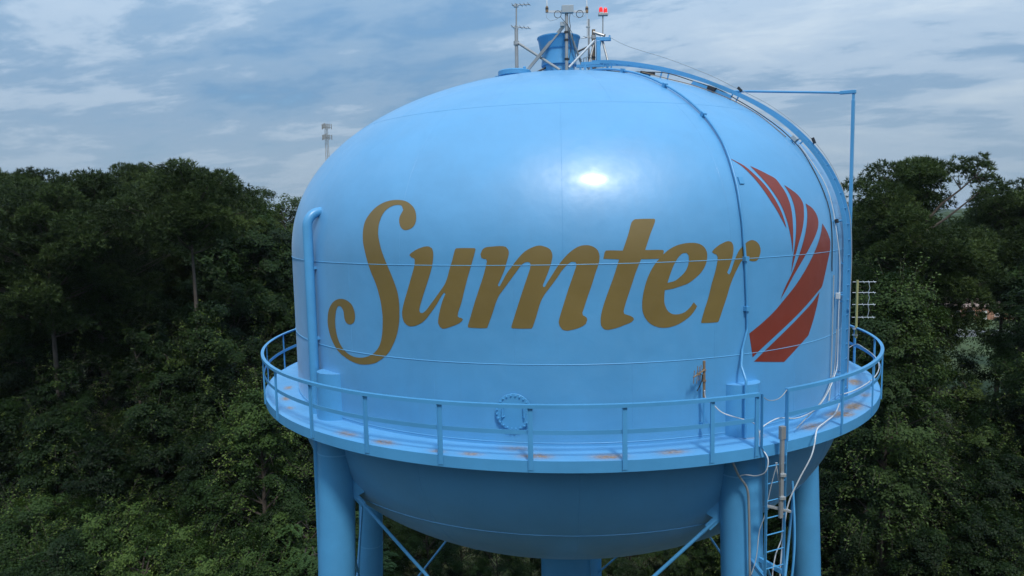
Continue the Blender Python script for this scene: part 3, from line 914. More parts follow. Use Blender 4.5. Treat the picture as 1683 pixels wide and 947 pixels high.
MB().beam(wall(-64.8 + .5, 1.76, 0.0), wall(-64.8 + .5, 1.76, .03), 0.13, 0.17).build("lug_plate", M_STEEL, tower)

# ---- roof vent, hatch, davit
ZT = Z1 + DOME_H
vent = MB().lathe([(0.50, ZT - 0.10), (0.50, ZT + 0.34), (0.56, ZT + 0.36), (0.56, ZT + 0.42), (0.535, ZT + 0.62), (0.55, ZT + .82), (0.585, ZT + 0.84), (0.60, ZT + 0.87), (0.655, ZT + 1.16), (0.685, ZT + 1.20), (0.685, ZT + 1.235), (0.64, ZT + 1.245), (0.0, ZT + 1.30)], 48).build("roof_vent", M_STEEL, tower, smooth=True, angle=30)
for k in range(8):
    a = rad(45 * k + 10)
    MB().beam((.53 * math.cos(a), .53 * math.sin(a), ZT + .05), (.60 * math.cos(a), .60 * math.sin(a), ZT + .05), 0.05, 0.22).build("vent_bracket", M_STEEL, vent)


def dome_z(x, y):
    return float(np.interp(math.hypot(x, y), _r[::-1], _z[::-1]))


hx, hy = -1.42, -0.25
hz_ = dome_z(hx, hy)
hatch = MB().lathe([(0.44, hz_ - 0.15), (0.44, hz_ + 0.12), (0.52, hz_ + 0.12), (0.52, hz_ + 0.25), (0.50, hz_ + 0.275), (0.0, hz_ + 0.30)], 40, (hx, hy, 0)).build("roof_hatch", M_STEEL, tower, smooth=True)
for a in (150, 330, 60):
    p_ = Vector((hx + .36 * math.cos(rad(a)), hy + .36 * math.sin(rad(a)), 0))
    MB().lathe([(0.045, hz_ + 0.26), (0.045, hz_ + 0.36), (0.03, hz_ + 0.38)], 10, p_, cap1=True).build("hatch_knob", M_STEEL, hatch)
MB().tube([(hx - .50, hy - .02, hz_ + .14), (hx - .60, hy - .02, hz_ + .12), (hx - .60, hy - .02, hz_ + .0), (hx - .52, hy - .02, hz_ - .03)], 0.016, 8).build("hatch_handle", M_STEEL, hatch, smooth=True)

dz_ = dome_z(1.24, -.1)
dav = MB().beam((1.24, -.1, dz_ - .05), (1.24, -.1, 32.44), 0.13, 0.13, (0, 1, 0)).build("davit_post", M_STEEL, tower, bevel=0.01)
MB().beam((1.17, -.1, 32.50), (1.64, -.1, 32.49), 0.10, 0.115).build("davit_arm", M_STEEL, dav, bevel=0.008)
MB().tube([(1.60, -.1, 32.55), (1.60, -.1, 32.60)], 0.03, 8).build("sheave", M_STEEL, dav)
# small landing frame where the dome ladder ends
lf = MB().beam((.50, -.55, ZT + .24), (1.45, -.75, ZT + .22), 0.06, 0.09).build("landing_frame", M_STEEL, tower)
MB().beam((.60, -1.0, ZT + .22), (1.55, -1.2, ZT + .20), 0.06, 0.09).build("landing_bar", M_STEEL, lf)
for x, y in ((.62, -.57), (.72, -1.03), (1.30, -.72), (1.38, -1.16), (.95, -.64)):
    MB().beam((x, y, dome_z(x, y) - .03), (x, y, ZT + .20), 0.06, 0.06).build("landing_leg", M_STEEL, lf)


# ================================================================== antennas, lamp and cables on the tower
def thing(name, loc, label, cat, group=None):
    return tag(empty(name, loc), label, cat, group)


def part(t, mb, name, mat, parent=None, **kw):
    """mesh given in world coordinates, stored relative to the thing it belongs to"""
    L = t.location
    mb.v = [(p[0] - L.x, p[1] - L.y, p[2] - L.z) for p in mb.v]
    return mb.build(name, mat, parent or t, **kw)


# left mast with two small yagis
mz = dome_z(-1.34, .4)
t = thing("antenna_mast", (-1.34, .4, mz), "grey pole with two small yagi antennas behind the round roof hatch", "antenna")
part(t, MB().tube([(-1.34, .4, mz - .02), (-1.33, .4, 33.02)], 0.058, 12), "pole", M_GALV, smooth=True)
part(t, MB().tube([(-1.33, .4, 32.95), (-1.31, .4, 33.74)], 0.026, 10), "upper_pole", M_GALV, smooth=True)
part(t, MB().tube([(-1.31, .38, 32.56), (-.02, -.72, ZT + .10)], 0.042, 10), "strut", M_GALV, smooth=True)
part(t, MB().lathe([(0.09, 32.48), (0.09, 32.60)], 12, (-1.335, .4, 0), True, True), "clamp", M_GALV)
for z, x0, x1, dy in ((33.73, -1.45, -.88, .10), (33.05, -1.48, -.88, -.12)):
    bo = part(t, MB().tube([(x0, .4 + dy * .3, z), (x1, .4 - dy, z - .02)], 0.018, 8), "yagi_boom", M_GALV, smooth=True)
    for f_, l_ in ((.06, .19), (.28, .17), (.50, .15), (.72, .14), (.94, .12)):
        x = x0 + (x1 - x0) * f_
        y = .4 + dy * .3 + (-dy - dy * .3) * f_
        part(t, MB().tube([(x - .05, y - l_, z + .005), (x + .05, y + l_, z - .02)], 0.010, 6), "yagi_element", M_GALV, bo)
    part(t, MB().box((-1.325, .4, z - .02), (.12, .10, .09)), "yagi_clamp", M_GREY, bo)

# centre mast with equipment box and two whips
mz = dome_z(.19, -.8)
t = thing("antenna_mast", (.18, -.8, mz), "galvanised mast with grey box and two whip antennas before the roof vent", "antenna")
part(t, MB().tube([(.175, -.8, mz - .02), (.195, -.8, 33.14)], 0.052, 12), "pole", M_GALV, smooth=True)
for z in (31.75, 32.55, 32.32):
    part(t, MB().lathe([(0.068, z - .03), (0.068, z + .03)], 12, (.18, -.8, 0), True, True), "clamp", M_BLACK)
part(t, MB().box((.225, -.83, 33.22), (.355, .16, .225)), "equipment_box", M_GREY, bevel=0.01)
part(t, MB().beam((-.44, -.80, 33.17), (.85, -.80, 33.145), 0.045, 0.065), "crossarm", M_WHITE)
for sx, x, z in ((0, -.40, 33.17), (1, .815, 33.14)):
    w = part(t, MB().lathe([(0.045, z - .03), (0.045, z + .13), (.028, z + .16)], 12, (x, -.8, 0), True, True), "whip_base", M_RUSTY, smooth=True)
    part(t, MB().tube([(x, -.8, z + .15), (x, -.8, z + .33), (x, -.8, z + .34), (x, -.8, z + 1.3)], [.024, .018, .010, .007], 8), "whip", M_WHITE, w, smooth=True)
    part(t, MB().lathe([(0.048, z + .06), (0.048, z + .11)], 12, (x, -.8, 0)), "band", M_BLACK, w)
for cxl in (-.08, .59):
    part(t, MB().tube([(cxl + .105 * math.cos(a), -.86, 33.07 + .105 * math.sin(a)) for a in np.linspace(1.3, 1.3 + 2 * math.pi, 25)], 0.010, 6), "cable_loop", M_BLACK, smooth=True)
part(t, MB().tube([(-.40, -.84, 33.12), (-.42, -.85, 32.98), (-.30, -.86, 32.88), (-.12, -.87, 32.92), (.0, -.86, 33.0)], 0.007, 6), "cable", M_GREY, smooth=True)
part(t, MB().tube([(.81, -.84, 33.10), (.70, -.86, 32.99), (.56, -.86, 32.95), (.42, -.86, 33.0), (.33, -.86, 33.10)], 0.007, 6), "cable", M_GREY, smooth=True)
part(t, MB().tube([(.30, -.86, 33.1), (.27, -.88, 32.9), (.30, -.88, 32.7), (.26, -.88, 32.4), (.31, -.88, 32.1), (.25, -.87, 31.7)], 0.010, 6), "cable", M_BLACK, smooth=True)
part(t, MB().tube([(.0, -.86, 33.0), (.10, -.87, 32.88), (.22, -.87, 32.75), (.36, -.86, 32.5), (.40, -.86, 32.1), (.46, -.86, 31.8)], 0.009, 6), "cable", M_BLACK, smooth=True)
part(t, MB().beam((.10, -.76, 32.74), (-1.02, -.12, ZT + .22), 0.035, 0.10), "strut", M_GALV)
part(t, MB().box((.08, -.77, 32.80), (.16, .12, .12)), "strut_bracket", M_GREY)
part(t, MB().tube([(.22, -.76, 32.72), (.70, -.25, ZT + .35)], 0.036, 10), "strut", M_GALV, smooth=True)
part(t, MB().tube([(.24, -.82, ZT + .15), (1.12, -.05, 32.46)], 0.038, 10), "strut", M_ALU, smooth=True)
part(t, MB().tube([(-.75, -.30, ZT + .12), (1.10, .15, 32.40)], 0.030, 10), "strut", M_BLACK, smooth=True)

# right mast pair
mz = dome_z(1.10, .1)
t = thing("antenna_mast", (1.10, .1, mz), "rusty brown pole with short arm and thin whip tied beside it on the roof", "antenna")
part(t, MB().tube([(1.10, .1, mz - .02), (1.12, .1, 32.84)], 0.055, 12), "pole", M_RUSTY, smooth=True)
part(t, MB().tube([(1.10, .06, 32.75), (1.46, .02, 32.62)], 0.045, 10), "arm", M_GALV, smooth=True)
part(t, MB().tube([(1.44, .02, 32.628), (1.475, .016, 32.614)], 0.052, 10), "arm_cap", M_BLACK, smooth=True)
part(t, MB().tube([(.95, .08, mz - .02), (.97, .08, 33.16)], [0.032, 0.030], 10), "thin_pole", M_GALV, smooth=True)
part(t, MB().tube([(.92, .08, 32.60), (.92, .08, 33.08), (.92, .08, 33.10), (.92, .08, 33.32)], [.02, .02, .010, .008], 8), "whip", M_WHITE, smooth=True)
part(t, MB().box((.945, .08, 32.92), (.13, .06, .035)), "clamp", M_GREY)
part(t, MB().tube([(.72, .02, 32.56), (1.16, .10, 32.62)], 0.012, 8), "side_element", M_GALV)
part(t, MB().tube([(.78, -.05, 32.60), (1.02, .16, 32.58)], 0.010, 8), "side_element", M_GALV)
part(t, MB().lathe([(0.075, 32.55), (0.075, 32.66)], 12, (1.115, .1, 0), True, True), "clamp", M_GALV)
part(t, MB().lathe([(0.07, 31.95), (0.07, 32.0)], 12, (1.105, .1, 0), True, True), "clamp", M_BLACK)
part(t, MB().tube([(1.14, .05, 32.45), (.86, -.45, ZT + .20)], 0.034, 10), "strut", M_GALV, smooth=True)
part(t, MB().tube([(1.36, .02, 32.60), (1.56, -.25, ZT + .28)], 0.034, 10), "strut", M_GALV, smooth=True)
part(t, MB().tube([(1.36, .02, 32.60), (1.15, .5, ZT + .1)], 0.034, 10), "strut", M_GALV, smooth=True)
for k in range(4):
    random.seed(30 + k)
    x = .62 + .09 * k
    part(t, MB().tube([(x, -.35, ZT + .22), (x + .05, -.36, ZT + .48 + .05 * k), (x + .2, -.3, ZT + .55), (x + .26, -.25, ZT + .25), (x + .32, -.3, ZT + .16)], 0.010, 6), "cable", M_BLACK if k % 2 else M_GREY, smooth=True)

# obstruction lamps
t = thing("obstruction_light", (1.40, .02, 32.60), "pair of red obstruction lamps on a thin pole above the roof", "warning light")
part(t, MB().tube([(1.40, .02, 32.58), (1.41, .02, 33.26)], 0.020, 10), "pole", M_GALV, smooth=True)
part(t, MB().box((1.415, .02, 33.275), (.30, .15, .075)), "tray", M_GALV, bevel=0.008)
for x, dz in ((1.345, .015), (1.49, -.005)):
    z = 33.315 + dz
    lamp = part(t, MB().lathe([(.058, z), (.062, z + .03), (.06, z + .11), (.05, z + .15), (.028, z + .172), (.0, z + .178)], 20, (x, .02, 0), True), "lamp_dome", M_LAMP, smooth=True)
    part(t, MB().lathe([(.066, z - .02), (.066, z + .012)], 20, (x, .02, 0), True, True), "lamp_base", M_GREY, lamp, smooth=True)

# small yagi by the balcony
YB = pol(-73.4, 8.56, 22.39)
t = thing("yagi_antenna", YB, "small rusty yagi antenna on a pole fixed to the tank above the balcony", "antenna")
yt = pol(-73.6, 8.60, 23.84)
part(t, MB().tube([YB, YB.lerp(yt, .45)], 0.024, 10), "pole", M_STEEL, smooth=True)
part(t, MB().tube([YB.lerp(yt, .45), yt], 0.030, 10), "upper_pole", M_RUSTY, smooth=True)
for f_ in (.0, .70, .86):
    p_ = YB.lerp(yt, f_)
    part(t, MB().lathe([(.045, p_.z - .02), (.045, p_.z + .02)], 10, (p_.x, p_.y, 0), True, True), "clamp", M_RUSTY if f_ else M_ALU)
part(t, MB().beam(pol(-73.4, 8.39, 22.42), pol(-73.4, 8.57, 22.42), .05, .05), "wall_bracket", M_STEEL)
b0 = YB.lerp(yt, .87) + Vector((0, -.03, 0))
b1 = b0 + Vector((-.28, -.17, -.12))
bo = part(t, MB().tube([b0, b1], 0.016, 8), "boom", M_RUSTY, smooth=True)
for f_, l_ in ((.35, .16), (.5, .15), (.66, .19), (.95, .14)):
    c = b0.lerp(b1, f_)
    part(t, MB().tube([c - Vector((.01, 0, l_)), c + Vector((.01, 0, l_))], 0.008, 6), "element", M_RUSTY, bo)
part(t, MB().box(b0.lerp(b1, .55), (.07, .05, .05)), "feed_box", M_RUSTY, bo)
part(t, MB().tube([b0.lerp(b1, .5), b0.lerp(b1, .3) + Vector((.02, -.02, -.06)), b0 + Vector((-.06, -.03, -.22)), b0 + Vector((-.13, -.04, -.38)), b0 + Vector((-.17, -.04, -.45))], 0.011, 6), "lead", M_BLACK, bo, smooth=True)

# four-bay antenna on the far rail
VB = Vector((9.30, -.78, 22.9))
t = thing("dipole_antenna", VB, "yellowed pole with four white dipole arms clamped to the balcony rail", "antenna")
vt = VB + Vector((0, 0, 1.86))
part(t, MB().tube([VB, vt], 0.040, 10), "pole", M_OLIVE, smooth=True)
tang = Vector((1, -.15, 0)).normalized()
for z in (24.70, 24.36, 23.98, 23.57):
    c = Vector((VB.x, VB.y, z))
    bo = part(t, MB().tube([c - tang * .14, c + tang * .56], 0.009, 8), "dipole_arm", M_WHITE, smooth=True)
    for f_ in (.18, .34, .50):
        q = c + tang * f_
        part(t, MB().tube([q - Vector((.02, .10, .03)), q + Vector((.02, .08, .03))], 0.005, 6), "dipole_rod", M_WHITE, bo)
part(t, MB().tube([Vector((VB.x, VB.y, z)) + tang * (.33 + dx) for z, dx in ((24.70, 0), (24.5, .05), (24.36, .0), (24.2, .04), (23.98, 0), (23.8, .04), (23.57, 0))], 0.010, 6), "harness", M_GREY, smooth=True)
for z in (23.0, 23.2):
    part(t, MB().box((VB.x - .03, VB.y, z), (.13, .10, .05)), "clamp", M_ALU)


def smooth_path(pts, k=6):
    pts = [Vector(p) for p in pts]
    out = []
    n_ = len(pts)
    for i in range(n_ - 1):
        p0, p1, p2, p3 = pts[max(i - 1, 0)], pts[i], pts[i + 1], pts[min(i + 2, n_ - 1)]
        for j in range(k):
            t = j / k
            out.append(0.5 * (2 * p1 + (p2 - p0) * t + (2 * p0 - 5 * p1 + 4 * p2 - p3) * t * t + (3 * p1 - p0 - 3 * p2 + p3) * t ** 3))
    out.append(pts[-1])
    return out


def cable(label, pts, r, mat, name="cable", cat="cable"):
    o = MB().tube(smooth_path(pts), r, 8).build(name, mat, None, smooth=True, angle=70)
    return tag(o, label, cat)


cable("thin white cable from the rusty balcony antenna to the railing gate",
      [pol(-73.6, 8.62, 23.2), (2.47, -8.24, 23.02), (2.61, -8.31, 22.90), (2.83, -8.35, 22.71), (3.31, -8.45, 22.57), (3.45, -8.58, 22.5), (3.50, -8.64, 22.3), (3.50, -8.66, 22.10)], 0.014, M_WHITE)
cable("thick white hose bowed from the gate post along the balcony to the tank ladder",
      [(3.50, -8.62, 22.35), (3.63, -8.5, 22.46), (3.96, -8.3, 22.55), (4.24, -8.06, 22.50), (4.56, -7.78, 22.40), (4.89, -7.48, 22.36), (5.34, -7.05, 22.38), (5.72, -6.63, 22.50), (6.11, -6.10, 22.66), (6.40, -5.68, 22.85), (6.62, -5.34, 23.1), (6.60, -5.38, 24.2), (6.60, -5.40, 25.4), wall(-39.6, .3, .07), wall(-39.4, 1.6, .07), wall(-39.4, 2.9, .08)], 0.0125, M_WHITE, "hose", "hose")
cable("thin grey cable drooping on the deck beside the thick hose",
      [(4.6, -7.85, 22.20), (5.0, -7.3, 22.22), (5.5, -6.75, 22.34), (5.95, -6.2, 22.5), (6.25, -5.8, 22.72), (6.48, -5.5, 23.0), (6.50, -5.52, 24.0)], 0.012, M_GREY)
cable("white cable slung along the inside of the curved mid rail",
      [(5.9, -7.12, 22.74)] + [pol(az, 9.29, 22.74) for az in (-47, -42, -37, -32, -27, -22, -16, -10, -6)] + [(9.0, -.9, 22.6)], 0.013, M_WHITE)
cable("white conduit hose hung over the balcony edge down to the access ladder",
      [(6.25, -6.30, 22.30), (5.85, -6.95, 22.24), (5.4, -7.45, 22.20), (5.02, -7.95, 22.22), (4.84, -8.26, 22.13), (4.79, -8.33, 21.98), (4.69, -8.38, 21.70), (4.45, -8.34, 21.17), (4.24, -8.32, 20.60), (4.14, -8.32, 19.7), (4.10, -8.32, 18.9), (4.08, -8.34, 17.0), (4.08, -8.36, 12.0)], 0.016, M_WHITE, "hose", "hose")
cable("grey conduit strapped to the outside of the leg beside the ladder",
      [(3.0, -8.02, 21.80), (3.08, -8.28, 21.54), (3.19, -8.27, 21.30), (3.38, -8.27, 20.98), (3.42, -8.28, 20.4), (3.44, -8.31, 19.3), (3.47, -8.38, 17.5), (3.50, -8.5, 14)], 0.026, M_GALV, "leg_conduit", "conduit")
cable("thin white wire looped from the balcony edge onto the leg",
      [(3.50, -8.68, 22.08), (3.60, -8.86, 21.88), (3.56, -8.86, 21.60), (3.45, -8.62, 21.42), (3.30, -8.36, 21.35), (3.20, -8.30, 21.3)], 0.013, M_WHITE, "wire", "wire")
cable("thin pale wire hanging down the leg near the ladder",
      [(3.78, -8.9, 21.80), (3.72, -8.72, 21.2), (3.66, -8.55, 20.5), (3.60, -8.42, 20.1), (3.55, -8.40, 19.5), (3.46, -8.36, 19.1)], 0.010, M_WHITE, "wire", "wire")
cable("slack pale wire dangling behind the ladder rungs",
      [(3.86, -8.62, 21.7), (3.96, -8.55, 21.2), (4.06, -8.48, 20.8), (4.08, -8.45, 20.0), (3.92, -8.48, 19.5), (3.86, -8.5, 18.6), (3.86, -8.5, 15)], 0.013, M_WHITE, "wire", "wire")
cable("thin steel lifeline wire from the roof davit down the curved ladder",
      [(1.60, -.1, 32.55), wall(-40, 8.6, .80), wall(-38, 7.4, .58), wall(DAZ, 6.2, .42), wall(DAZ, 5.3, .33), wall(DAZ, 4.2, .33), wall(DAZ, 3.0, .33), wall(DAZ, 2.0, .32), wall(DAZ, 1.0, .30), wall(DAZ, 0, .29), wall(DAZ, -1.5, .28), wall(DAZ, -3.6, .27)], 0.009, M_GREY, "lifeline", "cable")
cable("black cable drooping under the curved ladder between two junction boxes",
      [(1.0, -.55, ZT + .18), wall(-42, 9.2, .10), wall(-42, 8.6, .06), wall(-41, 7.9, .12), wall(-40, 7.2, .18), wall(-39.3, 6.4, .13), wall(-39.3, 5.6, .13), wall(-39.5, 5.0, .08), wall(-39.6, 4.2, .05), wall(-39.8, 3.3, .05), wall(-40.2, 2.4, .03), wall(-41, 1.0, .03), wall(-41.4, -.5, .03)], 0.013, M_BLACK)
cable("thin rusty cable lying on the dome under the ladder",
      [wall(-44, 7.9, .10), wall(-43, 7.0, .03), wall(-42, 6.2, .03), wall(-41, 5.2, .03), wall(-41, 4.2, .03), wall(-41.5, 3.2, .03)], 0.010, M_RUSTY)
cable("grey drain line hung beside the ladder rail on the tank wall",
      [wall(-40.9, -.6, .05), wall(-40.9, -1.6, .05), wall(-41.0, -2.8, .05), wall(-41.6, -3.5, .06), wall(-42.5, -3.75, .08)], 0.016, M_GREY)
# pale thick end of the hose at the ladder foot
for lab, az, s, sz, mat, cat, nm in (
        ("dark grey junction box on the roof beside the davit", -52, 9.15, (.36, .10, .09), M_GALV, "junction box", "junction_box"),
        ("dark grey junction box under the upper curved ladder", -42.5, 7.75, (.46, .10, .08), M_BLACK, "junction box", "junction_box"),
        ("small black junction box at the ladder bracket plate", -40.2, 5.75, (.24, .14, .10), M_BLACK, "junction box", "junction_box"),
        ("small grey light fitting beside the ladder high on the dome", -39.6, 3.08, (.16, .12, .11), M_GREY, "light fitting", "light_fitting"),
        ("small white light fitting beside the ladder low on the tank wall", -39.4, -1.14, (.16, .09, .10), M_WHITE, "light fitting", "light_fitting"),
        ("tiny black bracket light beside the ladder at the tank shoulder", -39.6, .73, (.10, .08, .08), M_BLACK, "light fitting", "light_fitting")):
    r_, z_, nr, nz = surf(s)
    n_ = Vector((nr * math.cos(rad(az)), nr * math.sin(rad(az)), nz))
    t_ = Vector((-math.sin(rad(az)), math.cos(rad(az)), 0))
    up_ = n_.cross(t_)
    base = wall(az, s, 0)
    t = thing(nm, base, lab, cat)
    rot = Matrix((up_, t_, n_)).transposed()
    part(t, MB().box(base + n_ * (.05 + sz[2] / 2), sz, rot), "housing", mat, bevel=0.012)
    part(t, MB().box(base + n_ * .022, (sz[0] * .4, sz[1] * .7, .055), rot), "foot", M_STEEL)
# two lifeline clamps
for lab, s in (("black lifeline clamp halfway up the curved ladder", 5.1), ("black lifeline clamp above the ladder rungs on the shoulder", 2.75)):
    base = wall(DAZ, s, lad_off(s) + .04)
    t = thing("lifeline_clamp", base, lab, "clamp")
    part(t, MB().tube([base, wall(DAZ, s + .05, lad_off(s) + .15)], 0.018, 8), "stem", M_STEEL)
    part(t, MB().beam(wall(DAZ, s, lad_off(s) + .11), wall(DAZ, s + .14, lad_off(s) + .16), .06, .07), "jaw", M_BLACK, bevel=0.008)

cable("slack dark safety chain strung across the railing gate",
      [pol(GATE0 + .5, 9.40, Z_RAIL - .06), pol(-67.2, 9.40, Z_RAIL - .17), pol(-66.0, 9.40, Z_RAIL - .20), pol(-64.9, 9.40, Z_RAIL - .15), pol(GATE1 - .4, 9.40, Z_RAIL - .02)], 0.008, M_GALV, "chain", "chain")

# galvanised climbing-rail extension on the access ladder
GB = pol(-65.35, 9.52, 20.5)
t = thing("climbing_rail", GB, "galvanised rail bolted upright to the front of the access ladder", "climbing rail")
part(t, MB().beam(GB, pol(-65.35, 9.52, 22.36), 0.085, 0.06, pol(-65.35, 1, 0)), "channel", M_GALV, bevel=0.006)
part(t, MB().beam(pol(-65.35, 9.52, 22.22), pol(-65.35, 9.52, 22.50), 0.125, 0.09, pol(-65.35, 1, 0)), "head", M_GALV, bevel=0.006)
for z in (21.45, 20.95):
    part(t, MB().box(pol(-65.35, 9.56, z), (.12, .06, .07)), "clip", M_ALU, bevel=0.005)
for z, a_, b_ in ((20.68, -66.9, -63.6), (18.9, -67.2, -64.1)):
    br = MB().beam(pol(a_, 9.36, z + .08), pol(b_, 9.50, z - .10), .09, .055)
    tag(br.build("cable_bracket", M_ALU, None, bevel=0.008), "pale metal cable bracket across the access ladder, %s" % ("below the galvanised rail" if z > 20 else "beside the leg standoff"), "bracket")
cable("slim blue guide pipe slanting down behind the access ladder",
      [(4.62, -7.62, 20.9), (4.58, -7.9, 19.6), (4.44, -8.0, 18.2), (4.2, -8.1, 16)], 0.028, M_STEEL, "guide_pipe", "pipe")


# ================================================================== ground, lawn, road
def sheet(name, mat, corners, z, nx=1, ny=1, thick=0.0):
    mb = MB()
    a, b_, c, d = [Vector((*p, z)) for p in corners]
    vs_, fs_ = [], []
    for i in range(nx + 1):
        for j in range(ny + 1):
            vs_.append(a.lerp(b_, i / nx).lerp(d.lerp(c, i / nx), j / ny))
    for i in range(nx):
        for j in range(ny):
            p = i * (ny + 1) + j
            fs_.append((p, p + ny + 1, p + ny + 2, p + 1))
    mb.add(vs_, fs_)
    return tag(mb.build(name, mat, None), kind="structure")


sheet("ground", M_GROUND, [(-9000, -3000), (9000, -3000), (9000, 12000), (-9000, 12000)], 0.0, 40, 40)
sheet("lawn", M_LAWN, [(62, 70), (170, 58), (190, 165), (70, 175)], 0.006, 6, 6)
sheet("road", M_ROAD, [(40, 128), (260, 108), (260, 116.5), (40, 136.5)], 0.012, 8, 2)
sheet("path", M_CONC, [(92, 128.6), (97, 128.2), (99, 141), (94, 141.5)], 0.018, 1, 3)

# ---- the brick house beyond the road
HB = Vector((112, 150, 0))
hs = tag(empty("brick_house", HB, rad(-8)), "low orange brick house with hipped roof seen through a gap in the trees", "house")
HW, HD, HH = 17.0, 9.0, 3.1


def wall_with_holes(parent, x0, x1, y, holes):
    """front wall in the xz plane built round its openings"""
    mb = MB()
    xs = sorted({x0, x1, *[h[0] for h in holes], *[h[1] for h in holes]})
    for xa, xb in zip(xs[:-1], xs[1:]):
        hh = [h for h in holes if h[0] <= xa + 1e-6 and h[1] >= xb - 1e-6]
        if not hh:
            mb.box(((xa + xb) / 2, y, HH / 2), (xb - xa, .2, HH))
        else:
            _, _, za, zb_ = hh[0]
            if za > 0:
                mb.box(((xa + xb) / 2, y, za / 2), (xb - xa, .2, za))
            mb.box(((xa + xb) / 2, y, (zb_ + HH) / 2), (xb - xa, .2, HH - zb_))
    return mb.build("wall", M_BRICK, parent)


holes = [(-7.2, -5.4, .9, 2.2), (-4.0, -2.2, .9, 2.2), (-.5, .6, 0, 2.15), (2.2, 4.4, .8, 2.2), (5.8, 7.4, .9, 2.2)]
wall_with_holes(hs, -HW / 2, HW / 2, -HD / 2, holes)
MB().box((-HW / 2 + .1, 0.1, HH / 2), (.2, HD - .002, HH)).build("wall", M_BRICK, hs, loc=(0, .1, 0))
MB().box((HW / 2 - .1, 0.1, HH / 2), (.2, HD - .002, HH)).build("wall", M_BRICK, hs, loc=(0, .1, 0))
MB().box((0, HD / 2, HH / 2), (HW - .41, .2, HH)).build("wall", M_BRICK, hs)
for x0, x1, za, zb_ in holes:
    if za == 0:
        d = MB().box(((x0 + x1) / 2, -HD / 2 + .06, zb_ / 2), (x1 - x0 - .01, .06, zb_ - .01)).build("door", M_TRIM, hs)
        MB().box((x0 + .15, -HD / 2, 1.05), (.06, .08, .10)).build("handle", M_GALV, d)
    else:
        w = MB().box(((x0 + x1) / 2, -HD / 2 + .06, (za + zb_) / 2), (x1 - x0 - .01, .02, zb_ - za - .01)).build("window", M_GLASS, hs)
        mb = MB()
        for xx in (x0 + .05, (x0 + x1) / 2, x1 - .05):
            mb.box((xx, -HD / 2 + .02, (za + zb_) / 2), (.08, .05, zb_ - za - .02))
        for zz in (za + .05, (za + zb_) / 2, zb_ - .05):
            mb.box(((x0 + x1) / 2, -HD / 2 + .015, zz), (x1 - x0 - .02, .055, .07))
        mb.build("frame", M_TRIM, w)
        MB().box(((x0 + x1) / 2, -HD / 2 - .14, za - .05), (x1 - x0 + .2, .12, .08)).build("sill", M_TRIM, w)
e_, rh = .6, 2.3
mb = MB()
mb.add([(-HW / 2 - e_, -HD / 2 - e_, HH), (HW / 2 + e_, -HD / 2 - e_, HH), (HW / 2 + e_, HD / 2 + e_ + .2, HH), (-HW / 2 - e_, HD / 2 + e_ + .2, HH), (-HW / 2 + 4.3, .1, HH + rh), (HW / 2 - 4.3, .1, HH + rh)],
       [(0, 1, 5, 4), (1, 2, 5), (2, 3, 4, 5), (3, 0, 4), (3, 2, 1, 0)])
roof = mb.build("roof", M_ROOF, hs)
MB().box((2.6, 1.4, HH + 1.9), (.9, .7, 2.1)).build("chimney", M_BRICK, roof)

# ---- distant lattice mast
CB = Vector((-77.2, 277, 0))
ct = tag(empty("cell_tower", CB), "distant grey lattice telecom tower with two antenna platforms above the trees", "cell tower")
H_ = 68.5
lg = []
for k in range(3):
    a = rad(90 + 120 * k + 12)
    p0 = Vector((1.7 * math.cos(a), 1.7 * math.sin(a), 0))
    p1 = Vector((.62 * math.cos(a), .62 * math.sin(a), H_ - 2))
    lg.append((p0, p1))
    MB().tube([p0, p1], [.13, .10], 8).build("mast_leg", M_GALV, ct)
for i in range(22):
    z0, z1_ = (H_ - 2) * i / 22, (H_ - 2) * (i + 1) / 22
    mb = MB()
    for k in range(3):
        a, b_ = lg[k], lg[(k + 1) % 3]
        f0, f1 = i / 22, (i + 1) / 22
        mb.tube([a[0].lerp(a[1], f0), b_[0].lerp(b_[1], f1)], .03, 5)
        mb.tube([b_[0].lerp(b_[1], f0), a[0].lerp(a[1], f1)], .03, 5)
        mb.tube([a[0].lerp(a[1], f1), b_[0].lerp(b_[1], f1)], .03, 5)
    mb.build("lattice_panel", M_GALV, ct)
for zp in (H_ - 3.2, H_ - 7.6):
    mb = MB()
    for k in range(3):
        a, b_ = rad(30 + 120 * k), rad(150 + 120 * k)
        A, B = Vector((2.3 * math.cos(a), 2.3 * math.sin(a), zp)), Vector((2.3 * math.cos(b_), 2.3 * math.sin(b_), zp))
        for dz in (0, .9):
            mb.tube([A + Vector((0, 0, dz)), B + Vector((0, 0, dz))], .06, 6)
        mb.tube([Vector((0, 0, zp)), A], .08, 6)
    pf = mb.build("platform", M_GALV, ct)
    for k in range(3):
        a, b_ = rad(30 + 120 * k), rad(150 + 120 * k)
        A, B = Vector((2.45 * math.cos(a), 2.45 * math.sin(a), zp + .3)), Vector((2.45 * math.cos(b_), 2.45 * math.sin(b_), zp + .3))
        for f_ in (.08, .36, .64, .92):
            p_ = A.lerp(B, f_)
            MB().box(p_, (.26, .16, 2.1), Matrix.Rotation((a + b_) / 2, 3, "Z")).build("panel_antenna", M_GALV, pf)


# ================================================================== foliage meshes
def unit(rng, n):
    v = rng.normal(size=(n, 3))
    return v / np.linalg.norm(v, axis=1, keepdims=True)


